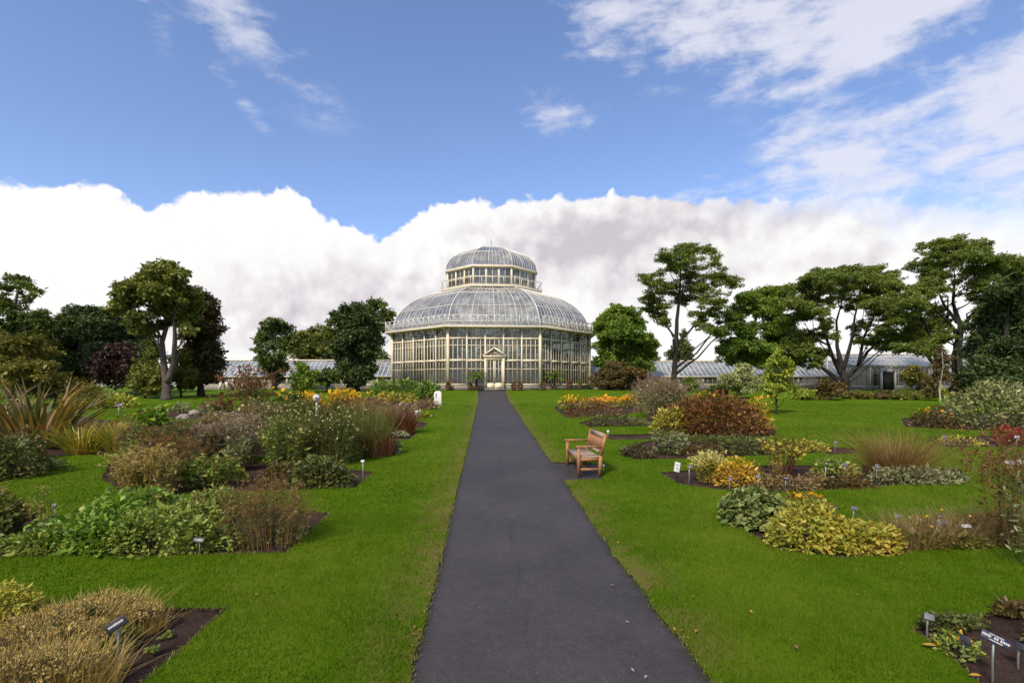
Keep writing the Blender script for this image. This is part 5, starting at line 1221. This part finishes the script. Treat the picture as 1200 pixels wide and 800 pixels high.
# ---- right: bed with the white sign
stem_plant('yellow_clump', 'pale yellow-green wispy clump next to the white sign', 832, 566, 44, 34, 'straw', 'yellowgreen', 90, (.07, .03), 14, ('creamflower', .04, 'tuft', .5), branch=2, spread=.6)
mound('yellow_clump', 'golden yellow leafy clump in the bed behind the white sign', 866, 571, 46, 33, 'yellowleaf', (.07, .03), 1000, depth=.7)
stem_plant('dark_stemmed_shrub', 'small shrub with bare dark stems and yellowing leaves on top', 916, 560, 66, 48, 'seedhead', 'yellowgreen', 26, (.10, .06), 14, None, branch=3, spread=.35, bare=.55, low=.5, thin=.009, rise=.7, cat='shrub')
mound('low_plant', 'purplish brown ground-hugging plant below the bare dark stems', 922, 576, 90, 14, 'brownstem', (.06, .03), 1100, depth=.5)
mound('low_plant', 'dull brown low plants toward the reddish grass mound', 990, 573, 70, 14, 'brown', (.06, .035), 900, depth=.5)
mound('low_plant', 'green rosette leaves behind the dull brown low plants', 976, 556, 50, 15, 'lush', (.09, .05), 520, depth=.6)
grass_clump('brown_grass_mound', 'tall reddish brown hair-fine grass mound', 1050, 563, 84, 64, 'russetstem', n=1500, width=.008, lean=1.0, droop=1.0, foot=.6, depth=.8, vary=.6)
mound('low_plant', 'grey-green leafy skirt at the foot of the reddish brown grass mound', 1072, 569, 104, 20, 'greyl', (.07, .03), 1200, depth=.45)
mound('low_plant', 'small dark green tuft at the pointed end of the bed past the grass mound', 1122, 563, 26, 9, 'dullgreen', (.07, .035), 240)
# ---- right: bed with the broad leaves
mound('broad_leaved_plant', 'rounded clump of broad grey-green leaves at the lawn edge', 886, 621, 84, 45, 'bergenia', (.085, .07), 1500, depth=.75, lump=.15, droop=.3, up=.7)
mound('yellow_green_clump', 'bright yellow-green leafy clump at the front of the broad-leaved bed', 945, 648, 106, 46, 'yellowgreen', (.058, .036), 3400, depth=.6, droop=.2)
mound('yellow_green_clump', 'yellow-green leafy clump farther along the same bed front', 1005, 650, 84, 34, 'yellowgreen', (.055, .034), 2300, depth=.6)
mound('yellow_green_clump', 'taller yellow-green clump behind with orange leaves', 950, 608, 62, 26, 'gold', (.09, .05), 700, depth=.6, flowers=('orangeflower', 14, .05, 'dot'))
for px, base, w, h, lab in ((1070, 646, 80, 44, 'brown dry grass tuft with orange flowers beside the yellow-green clumps'), (1120, 641, 84, 42, 'brown dry grass tuft in the middle of the orange flowers'), (1172, 638, 84, 44, 'brown dry grass tuft with orange flowers under the tall rusty stems'), (1225, 640, 80, 46, 'brown dry grass tuft cut by the picture edge')):
    grass_clump('brown_grass_clump', lab, px, base, w, h, 'brownstem', n=520, width=.006, lean=.75, droop=.8, foot=.85, depth=.6, plume=('orangeflower', 3, .026, 'disc'))
mound('low_plant', 'low yellowing leaves edging the brown dry grass tufts', 1105, 645, 130, 18, 'gold', (.06, .035), 1100, depth=.3)
stem_plant('rusty_stems', 'tall thin plant with rusty seed heads at the picture edge', 1178, 648, 72, 132, 'russetstem', 'brown', 36, (.06, .024), 12, ('seedhead', .055, 'tuft', .8), branch=3, spread=.6, rise=.6)
stem_plant('rusty_stems', 'grey-green thin tall plant in the corner of the picture', 1212, 672, 60, 150, 'greenstem', 'greyl', 26, (.07, .02), 16, ('seedhead', .05, 'tuft', .5), branch=3, spread=.6, rise=.6)
# ---- right: far edge
mound('rounded_shrub', 'large rounded grey-green variegated shrub on the lawn', 1170, 504, 112, 49, 'variegated', (.16, .07), 4200, depth=.8, cat='shrub', lump=.14, shell=.75)
mound('orange_low_shrub', 'low orange-brown shrub beside the variegated shrub', 1096, 501, 58, 19, 'brown', (.12, .06), 900, depth=.6, flowers=('orangeflower', 20, .07, 'dot'))
mound('orange_low_shrub', 'small tawny low shrub behind the orange-brown one', 1106, 485, 26, 10, 'brown', (.12, .06), 300, depth=.6)
mound('crimson_flowers', 'crimson amaranth-like flowers at the picture edge', 1196, 520, 56, 15, 'redgrass', (.10, .04), 500, depth=.5, flowers=('redflower', 130, .10, 'spike'), cat='flowers')
mound('low_plant', 'low yellowish plants in the narrow bed before the crimson flowers', 1128, 522, 52, 8, 'yellowgreen', (.07, .035), 420, depth=.6)
mound('low_plant', 'dark sprig beside the narrow bed of yellowish plants', 1098, 518, 18, 7, 'deep', (.08, .04), 140)
# ---- right: front corner bed
mound('low_plant', 'dark green low leaves hiding the back edge of the front corner bed', 1112, 738, 70, 18, 'dullgreen', (.04, .022), 700, depth=.35)
mound('low_plant', 'small green and yellow leafy plant on the soil below the grey tag', 1116, 770, 50, 22, 'lush', (.036, .02), 420, flowers=('yellowleaf', 14, .03, 'dot', .0))
mound('low_plant', 'dull brown low plant at the back of the front corner bed', 1188, 720, 50, 11, 'brown', (.04, .02), 700, depth=.5)
mound('low_plant', 'brown withered plant cut by the picture edge in the front corner bed', 1228, 760, 50, 34, 'brown', (.04, .018), 500)
# ------------------------------------------------------------------ bench
WOOD = mat_solid('teak_varnished', (.38, .185, .072), (.23, .105, .045), 7, .5, .3, 30)
WOODW = mat_solid('teak_weathered', (.44, .33, .26), (.26, .17, .12), 9, .7, .35, 30)
def build_bench():
    a = gp(676.5, 558.5); b = gp(662.8, 543.8); Lb = math.dist(a, b) ; rz = math.atan2(b[1] - a[1], b[0] - a[0]) - PI / 2
    R = thing('park_bench', 'varnished wooden slatted park bench with armrests beside the path', 'bench', (a[0], a[1], G((a[1] + b[1]) / 2)), rz)
    L, D, SH = Lb, .53, .42     # local: y along the bench, +x towards the back
    for y in (.035, L - .035):
        m = MB(); m.box((.035, y, .31), (.07, .07, .62)); m.build('front_leg', WOOD, R)
        m = MB(); m.beam((D - .02, y, 0), (D - .0, y, .44), .065, .075, (1, 0, 0)); m.beam((D, y, .43), (D + .11, y, .90), .065, .07, (1, 0, 0)); m.build('rear_leg', WOOD, R)
        m = MB(); m.box((D / 2 + .0, y, .635), (D + .03, .085, .04)); m.box((.0, y, .635), (.05, .08, .05)); m.build('armrest', WOOD, R)
        m = MB(); m.box((D / 2, y, .13), (D - .1, .045, .055)); m.box((D / 2, y, .35), (D - .1, .045, .07)); m.build('side_rail', WOOD, R)
    m = MB(); m.box((.045, L / 2, .355), (.035, L - .14, .075)); m.box((D - .03, L / 2, .355), (.035, L - .14, .06)); m.box((D / 2, L / 2, .115), (.05, L - .07, .045)); m.build('seat_rail', WOOD, R)
    m = MB()
    for i in range(6): m.box((.055 + i * .083, L / 2, SH - .008 - .012 * math.sin(PI * i / 5)), (.068, L - .02 if i else L - .145, .022))
    m.build('seat', WOODW, R)
    bk = thing('backrest', None, None); bk.parent = R
    bpy.data.objects.remove(bk)
    m = MB(); m.beam((D + .105, .07, .86), (D + .105, L - .07, .86), .04, .10, (.23, 0, 1)); m.beam((D + .02, .07, .50), (D + .02, L - .07, .50), .035, .06, (.23, 0, 1))
    bo = m.build('backrest', WOODW, R); m = MB(); n = 17
    for i in range(n):
        y = .10 + (L - .2) * i / (n - 1); m.beam((D + .022, y, .53), (D + .093, y, .815), .016, .05, (0, 1, 0))
    m.build('back_slats', WOOD, bo)
build_bench()

# ------------------------------------------------------------------ plant labels on posts, marker stones
M_BLACK = mat_solid('black_plastic', (.022, .022, .028), (.014, .014, .018), 6, .4)
M_NAVY = mat_solid('navy_plastic', (.022, .024, .062), (.014, .016, .04), 6, .35)
M_GREYP = mat_solid('grey_plate', (.15, .145, .17), (.10, .095, .115), 6, .5)
M_WHITE = mat_solid('white_plate', (.60, .60, .60), (.48, .48, .49), 4, .5)
M_METAL = mat_solid('galvanised_post', (.34, .35, .34), (.22, .23, .23), 12, .45, metal=.5)
def plant_label(label, px, base, plate_py, w_px, h_px, roll, pitch, plate, letters=None, yaw=0.0, post=M_METAL, lines=((0, .6, .28),), name='plant_label'):
    X, Y = gp(px, base); k = Y / 600; H = (base - plate_py) * k; w, h = w_px * k, h_px * k
    if Y > 4.6: w, h = w * .82, h * .82
    R = thing(name, label, 'plant label', (X, Y, G(Y) - .05)); H += .05
    m = MB(); m.tube([(0, .02, -.15), (0, .02, H * .5), (0, .012, H - .005)], max(.008, .0011 * Y), 8); m.build('post', post, R)
    P = bpy.data.objects.new('plate', None)
    m = MB(); t = .012; m.box((0, 0, 0), (w, t, h)); m.box((0, .012, 0), (w * .3, .014, h * .4)); po = m.build('plate', plate, R)
    po.location = (0, -.004, H); po.rotation_euler = (-pitch, roll, yaw)
    bv = po.modifiers.new('soft', 'BEVEL'); bv.width = min(.004, h * .05); bv.segments = 2
    if letters:
        rng = random.Random(int(px * 7 + base)); m = MB()
        for zc, ww, hh in lines:
            x = -w * ww / 2; end = w * ww / 2; lh = h * hh
            while x < end:
                cw = min(rng.uniform(.28, .62) * lh, end - x)
                if cw <= .001: break
                if rng.random() > .1: m.box((x + cw / 2, -t / 2 - .0012, zc * h + rng.uniform(-.04, .04) * lh), (cw * .86, .002, lh * rng.uniform(.72, 1)))
                x += cw + lh * .06
        lo = m.build('lettering', letters, po)
    bpy.data.objects.remove(P)
    return R
plant_label('tilted black plant label with a white name strip standing in dry straw', 136.5, 783, 731, 22, 11, -.50, .35, M_BLACK, M_WHITE, yaw=.55, lines=((0, .72, .30),))
plant_label('dark navy plant label with three lines of white lettering at the picture corner', 1166, 797, 748, 28, 10, .40, .5, M_NAVY, M_WHITE, yaw=-.5, lines=((.30, .5, .16), (0, .95, .30), (-.34, .5, .16)))
plant_label('grey blank-looking plant label on a short post by the front corner bed', 1088.5, 743, 722, 12, 9, .18, .6, M_GREYP, yaw=-.4)
plant_label('small dark weathered plant label low over the leaves of the front corner bed', 1131, 770, 749, 15, 9, .55, .7, M_BLACK)
plant_label('black plant label lying low at the very edge beside the navy label', 1196, 778, 757, 15, 10, .4, .8, M_BLACK)
plant_label('white square plant sign on a black post at the tip of the bed', 793.5, 566, 547, 8, 14, .25, .25, M_WHITE, M_GREYP, post=M_BLACK, lines=((.2, .6, .10), (-.15, .55, .10)), name='white_plant_sign')
for px, base, pp, w, h, pl, lab in (
    (808, 565, 546.5, 6, 5, M_GREYP, 'small pale grey label on a post right behind the white sign'),
    (855.5, 574, 561, 5, 6, M_GREYP, 'small grey label in front of the golden yellow clump'),
    (888.5, 573, 558, 6, 5, M_GREYP, 'small grey label between the golden yellow clump and the bare dark stems'),
    (921, 574, 560, 8, 4, M_BLACK, 'low black label below the bare dark stems'),
    (968, 567, 543, 4, 6, M_BLACK, 'thin dark label standing among green rosette leaves'),
    (990, 560, 544, 7, 5, M_GREYP, 'grey label behind the green rosette leaves'),
    (1028, 563, 546, 6, 6, M_GREYP, 'bluish grey label in front of the reddish brown grass mound'),
    (979, 526, 518, 5, 4, M_GREYP, 'tiny grey label alone on the lawn bed past the bare dark stems'),
    (1107, 521, 511, 5, 5, M_GREYP, 'grey label at the narrow bed of yellowish plants'),
    (979.5, 612, 595, 8, 5, M_BLACK, 'dark label behind the yellow-green clumps, first of two close together'),
    (1001, 614, 595, 9, 5, M_GREYP, 'bluish grey label behind the yellow-green clumps beside the dark one'),
    (1052, 620, 604, 9, 6, M_GREYP, 'grey label half sunk in the brown dry grass'),
    (1101, 628, 605, 9, 4, M_BLACK, 'black label above the brown dry grass next to orange flowers'),
    (1103, 636, 612, 14, 5, M_GREYP, 'broad grey label leaning in the middle of the brown dry grass'),
    (1132, 637, 616, 13, 5, M_WHITE, 'whitish label lying in the brown dry grass near the picture edge'),
    (1192, 521, 512, 8, 4, M_WHITE, 'small white label in front of the crimson flowers'),
    (712.5, 512, 505, 3, 3, M_WHITE, 'tiny white label at the end of the bare soil strip above the bench'),
    (707.5, 553, 545, 3, 3, M_WHITE, 'tiny white peg in the lawn behind the bench leg'),
    (233, 648, 632, 16, 7, M_BLACK, 'black and white label tilted flat at the front of the lush green leaves'),
    (63.5, 610, 592, 6, 6, M_GREYP, 'small round pale tag on a thin post over the bare soil'),
    (31.5, 556, 536, 9, 4, M_WHITE, 'small white tag on a post at the corner of the flax bed'),
    (425, 563, 540, 5, 3, M_WHITE, 'tiny white tag on a post at the bare soil corner'),
    (488, 490, 482, 4, 4, M_WHITE, 'tiny white tag at the zigzag border edge'),
    (139, 489, 474, 12, 5, M_GREYP, 'dark grey label beside the sprawling yellow-green shrub'),
    ):
    r = random.Random(int(px)); plant_label(lab, px, base, pp, w, h, r.uniform(-.15, .15), r.uniform(.3, .8), pl, M_WHITE if pl is M_BLACK else None, lines=((0, .7, .3),))
def marker_stone():
    X, Y = gp(513.2, 474); R = thing('marker_stone', 'white round-topped marker stone with a black mark on the lawn edge', 'marker post', (X, Y, G(Y) - .02))
    k = Y / 600; w, h = 9 * k, 16.5 * k; m = MB(); n = 12; d = .24
    prof = [(-w / 2, 0), (w / 2, 0), (w / 2 * .96, h * .82)] + [(math.cos(a) * w / 2 * .96, h * .82 + math.sin(a) * h * .18) for a in [PI * i / n for i in range(1, n)]] + [(-w / 2 * .96, h * .82)]
    q = len(prof); m.add([(x, -d / 2, z) for x, z in prof] + [(x, d / 2, z) for x, z in prof], [tuple(range(q)), tuple(range(2 * q - 1, q - 1, -1))] + [(i, i + q, (i + 1) % q + q, (i + 1) % q) for i in range(q)])
    o = m.build('stone', mat_solid('white_stone', (.80, .79, .76), (.64, .63, .60), 5, .8, .2, 20), R); bv = o.modifiers.new('soft', 'BEVEL'); bv.width = .025; bv.segments = 2
    m = MB(); m.box((-w * .2, -d / 2 - .003, h * .66), (w * .10, .006, h * .34)); m.box((-w * .14, -d / 2 - .003, h * .79), (w * .18, .005, h * .05)); m.build('black_mark', M_BLACK, R)
marker_stone()
def round_marker():
    X, Y = gp(371, 521); k = Y / 600; R = thing('round_marker', 'white round-headed marker post standing among the goldenrod', 'marker post', (X, Y, G(Y) - .05))
    H = (521 - 464) * k; m = MB(); m.tube([(0, 0, 0), (0, 0, H)], .03, 8); m.build('post', M_WHITE, R)
    m = MB(); m.lathe([(.03, -.04), (.075, .0), (.105, .055), (.112, .11), (.085, .17), (.03, .205)], (0, 0, H - .1), 14); m.build('globe', M_WHITE, R, smooth=True)
    m = MB(); m.box((.015, -.106, H + .0), (.04, .015, .05)); m.build('dark_spot', M_BLACK, R)
round_marker()
# white struts seen before the wing
for px, lab in ((262, 'pale A-shaped trestle standing before the wing near the reddish brown tree'),):
    X, Y = (px - 600) / 600 * 58, 58.0; R = thing('white_trestle', lab, 'trestle', (X, Y, G(Y))); k = Y / 600
    for s in (-1, 1):
        m = MB(); m.beam((s * 5 * k, 0, 0), (s * 2.5 * k, .0, 11 * k), .3, .12, (0, 1, 0)); m.beam((s * 5 * k, 1.2, 0), (s * 2.5 * k, .3, 11 * k), .3, .12, (0, 1, 0)); m.build('strut', WHITEP, R)
    m = MB(); m.box((0, .15, 11 * k), (7 * k, .6, .14)); m.build('crossbar', WHITEP, R)
# stones
def rock(label, px, base, w, h, mat, seed):
    X, Y = gp(px, base); k = Y / 600; rng = np.random.default_rng(seed); m = MB(); n, q = 10, 6; V = []
    for i in range(q):
        t = i / (q - 1); r = math.cos(t * PI / 2 * .92) ** .5
        for j in range(n):
            a = 2 * PI * j / n; e = 1 + .18 * noise.noise(Vector((math.cos(a) * 1.5, math.sin(a) * 1.5, t * 2 + seed)))
            V.append((math.cos(a) * r * w / 2 * k * e, math.sin(a) * r * w / 2.6 * k * e, -.05 + (h * k + .05) * t * e))
    m.add(V, [(i * n + j, i * n + (j + 1) % n, (i + 1) * n + (j + 1) % n, (i + 1) * n + j) for i in range(q - 1) for j in range(n)] + [tuple((q - 1) * n + j for j in range(n))])
    o = m.build('rock', mat, None, True); o.location = (X, Y, G(Y)); tag(o, label, 'rock')
M_ROCK = mat_solid('garden_stone', (.36, .30, .27), (.20, .16, .14), 4, .9, .5, 12)
for i, (px, base, w, h, lab) in enumerate(((215, 489, 16, 4, 'flat pinkish stone at the front of the stony bed'), (228, 484, 14, 4, 'flat stone beside the silvery tuft'), (272, 486, 15, 4, 'low stone past the grey-green cushion'), (176, 483, 12, 4, 'small stone at the end of the stony bed'), (1193, 544, 24, 6, 'flat pale stone slab on the lawn at the picture edge'), (1178, 543, 10, 4, 'dark small stone beside the pale slab'))):
    rock(lab, px, base, w, h, M_ROCK, i)

# ------------------------------------------------------------------ pots before the palm house
M_TERRA = mat_solid('terracotta', (.20, .095, .06), (.12, .06, .04), 4, .8, .3, 20)
def frond_plant(mb, rng, base, n, Ln, up, wd):
    for i in range(n):
        az = 2 * PI * i / n + rng.normal() * .2; el = rng.uniform(.2, 1.1) * up; pts = []; p = np.array(base, float); a = el
        for s in range(9):
            pts.append(p.copy()); d = np.array([math.cos(az) * math.sin(a), math.sin(az) * math.sin(a), math.cos(a)]); p = p + d * Ln / 8; a += .17
        pts = np.array(pts); mb.tube([tuple(q) for q in pts], [.012 + .02 * (1 - s / 8) * Ln / 2 for s in range(9)], 3, False)
        for s in range(1, 9):
            for q in (0, .5):
                c = pts[s] - (pts[s] - pts[s - 1]) * q; t = pts[s] - pts[s - 1]; t = t / np.linalg.norm(t); sd_ = np.cross(t, [0, 0, 1]); sd_ /= max(np.linalg.norm(sd_), 1e-6)
                for sg in (-1, 1):
                    d = sd_ * sg + t * .7 + np.array([0, 0, -.25]); d /= np.linalg.norm(d); ll = Ln * .30 * math.sin(PI * (s / 9.5)) + .05
                    cards(mb, c[None], d[None], np.array([[0, -.2, 1.0]]), np.array([ll]), np.array([wd]), .4)
def potted(label, px, kind, s=1.0, Y=54.4):
    rng = rngn(); X = (px - 600) / 600 * Y; R = thing('potted_plant', label, 'potted plant', (X, Y, G(Y)))
    m = MB(); m.lathe([(.26 * s, 0), (.36 * s, .25 * s), (.44 * s, .52 * s), (.48 * s, .54 * s), (.48 * s, .64 * s), (.42 * s, .64 * s), (.38 * s, .56 * s), (.02, .54 * s)], n=14); m.build('pot', M_TERRA, R, False)
    if kind == 'palm':
        t = MB(); t.tube([(0, 0, .5 * s), (0, 0, 1.35)], [.14, .10], 8); t.build('trunk', BARK_DARK, R)
        f = MB(); frond_plant(f, rng, (0, 0, 1.3), 22, 1.35, 1.2, .10); f.build('fronds', LF['mid'], R)
    else:
        f = MB(); n = 130; d = rnd_dir(rng, n); d[:, 2] = np.abs(d[:, 2]); P = d * np.array([.30, .30, .75]) * s * rng.uniform(.5, 1, (n, 1)) + np.array([0, 0, .55 * s])
        cards(f, P, norm(d + rnd_dir(rng, n) * .5), rnd_dir(rng, n), np.full(n, .18), np.full(n, .08)); f.build('foliage', LP['redbush'] if kind == 'red' else LF['mid'], R)
for px, kd, s, lab in ((525.5, 'red', 1.0, 'terracotta pot with red-brown plant, farthest along the left of the door'), (551, 'red', .9, 'small terracotta pot beside the potted palm next to the door'), (558.5, 'palm', 1.0, 'terracotta pot with a green palm beside the palm house door'),
                       (602, 'red', .9, 'small terracotta pot nearest the door on the side away from its palm'), (609.5, 'red', 1.0, 'larger terracotta pot second from the door on the side away from its palm'), (636.5, 'red', 1.0, 'terracotta pot at the corner pilaster next to the second potted palm'),
                       (650, 'palm', .9, 'potted palm farther from the door, by the angled glass side'), (667.5, 'red', 1.2, 'dark red upright potted plant on the angled glass side'), (679, 'green', 1.1, 'green bushy potted plant at the far end of the angled glass side')):
    potted(lab, px, kd, s * .72, 54.4 if 520 < px < 640 else (56 if px < 660 else 58.2))
# ------------------------------------------------------------------ planting inside the palm house
rng_in = np.random.default_rng(9)
IN = [(-6.5, 59.5, 5.5), (-3.6, 60.5, 4.0), (.2, 60.5, 4.6), (2.6, 61.0, 6.0), (5.0, 64.5, 5.0), (-9.6, 64.2, 5.8), (-5.2, 65.5, 8.5), (-.6, 66.5, 9.5), (3.0, 68.5, 7.5), (-11.0, 69.0, 6.0), (5.8, 70, 6), (-6.5, 71.5, 8)]
WHERE = ['at the front glass left of the door', 'behind the glass just left of the door', 'behind the door glass', 'at the front corner right of the door', 'behind the angled glass side on the right', 'behind the angled glass side on the left', 'tall one behind the left front plants', 'tallest one under the lantern', 'tall one behind the right front plants', 'by the far left glass', 'by the far right glass', 'deep inside at the back']
for (x, y, h), wl in zip(IN, WHERE):
    R = thing('indoor_palm', 'dark green palm inside the palm house, ' + wl, 'palm', (x, y, G(y) + .04)); f = MB(); t = MB()
    t.tube([(0, 0, -.02), (.1, 0, h * .4), (0, 0, h * .72)], [.16, .13, .10], 7); t.build('trunk', BARK_DARK, R)
    frond_plant(f, rng_in, (0, 0, h * .70), 18, h * .36 + .8, 1.25, .16); frond_plant(f, rng_in, (0, 0, h * .35), 10, h * .22 + .6, 1.25, .16); frond_plant(f, rng_in, (.3, -.3, .1), 12, 1.8, 1.1, .2)
    f.build('fronds', LF['deep'], R)
# dense planting close behind the glass, facing every visible side
INW = ['deepest at the evergreen side', 'second along the evergreen side', 'third along the evergreen side', 'in the middle of the angled evergreen side', 'near the front corner, evergreen side', 'three bays before the door', 'just behind the door', 'just past the door', 'near the front corner, bush side',
       'in the middle of the angled bush side', 'third from the end, bush side', 'second from the end, bush side', 'deepest at the bush side']
for i in range(13):
    a = -PI / 2 + (i - 6) * .30; r = 9.2 + (i % 3) * .5; x, y = -2.74 + math.cos(a) * r, 67.35 + math.sin(a) * r
    px = 600 + x / y * 600; base = 431 + 1440 / y; h = (4.2 + 1.3 * math.sin(i * 2.3)); rng = rngn(); n = 1150
    R = thing('indoor_shrub', 'dark leafy shrub behind the palm house glass, ' + INW[i], 'shrub', (x, y, G(y) + .03))
    d = rnd_dir(rng, n); d[:, 2] = np.abs(d[:, 2]); P = d * np.array([1.5, 1.5, h]) * rng.uniform(.35, 1, (n, 1)); f = MB()
    cards(f, P, norm(d + rnd_dir(rng, n) * .8), rnd_dir(rng, n), .5 * rng.uniform(.6, 1.3, n), .26 * rng.uniform(.6, 1.3, n)); f.build('foliage', LF['dark' if i % 2 else 'deep'], R)
    s = MB(); s.tube([(0, 0, -.02), (.05, 0, h * .4), (0, 0, h * .8)], [.07, .05, .02], 6); s.build('stem', BARK_DARK, R)
# ------------------------------------------------------------------ fallen leaves
def fallen(px, base, col, label, group, s=1.0):
    X, Y = gp(px, base); rng = rngn(); m = MB(); n = 1; a = rng.uniform(0, 2 * PI)
    L_ = .085 * s; w = .045 * s; c, sn = math.cos(a), math.sin(a); z0 = .012
    V = []
    for t, ww, zz in ((0, .05, 0), (.3, .8, .008), (.6, .9, .013), (.85, .5, .012), (1, .05, .004)):
        for sg in (-1, 0, 1):
            lx, ly = L_ * (t - .5), sg * w / 2 * ww; V.append((lx * c - ly * sn, lx * sn + ly * c, z0 + zz + (abs(sg) * .006)))
    F = [(i * 3 + j, i * 3 + j + 1, i * 3 + j + 4, i * 3 + j + 3) for i in range(4) for j in range(2)]
    m.add(V, F); o = m.build('fallen_leaf', col); o.location = (X, Y, G(Y) + (.012 if abs(X - PC(Y)) > 1.1 else -.026)); tag(o, label, 'leaf', group)
M_YL = mat_solid('yellow_leaf_litter', (.46, .27, .03), (.32, .16, .03), 30, .6); M_BL = mat_solid('brown_leaf_litter', (.26, .13, .05), (.15, .07, .03), 30, .7); M_WL = mat_solid('pale_leaf_litter', (.33, .28, .23), (.22, .18, .15), 30, .7)
fallen(1089, 760, M_YL, 'long yellow fallen leaf on the lawn beside the front corner bed', None, 1.3)
fallen(1143, 796, M_YL, 'yellow fallen leaf on the lawn near the navy label post', None, 1.0)
for i, (px, py) in enumerate(((933, 762), (805, 751), (816, 743), (812, 702), (790, 741), (724, 638), (735, 650), (417, 650), (473, 651), (1005, 700)  , (880, 720), (300, 700))):
    fallen(px, py, M_YL if i % 3 else M_BL, 'small yellow or brown fallen leaf lying on the mown lawn', 'fallen leaves on the lawn', random.Random(i).uniform(.4, .75))
for i, (px, py) in enumerate(((741, 784), (757, 792), (717, 685), (735, 728))):
    fallen(px, py, M_WL, 'pale fallen leaf or scrap lying on the dark path', 'fallen leaves on the path', .5)
for i, (px, py) in enumerate(((485, 738), (484, 747), (492, 742), (488, 752), (497, 720), (482, 760), (800, 742), (806, 760), (512, 640), (762, 690))):
    fallen(px, py, M_BL, 'brown fallen leaf caught along the edge of the path', 'fallen leaves along the path edge', .55)
# dry stalk lying on the soil beside the straw
m = MB(); pts = [gp(*p) for p in ((106, 794), (125, 789), (147, 786), (160, 780), (174, 773))]
m.tube([(x, y, G(y) - .012) for x, y in pts], [.006, .005, .005, .004, .003], 5); tag(m.build('dry_stalk', LP['straw']), 'long dry curved stalk lying on the soil beside the straw', 'stalk')
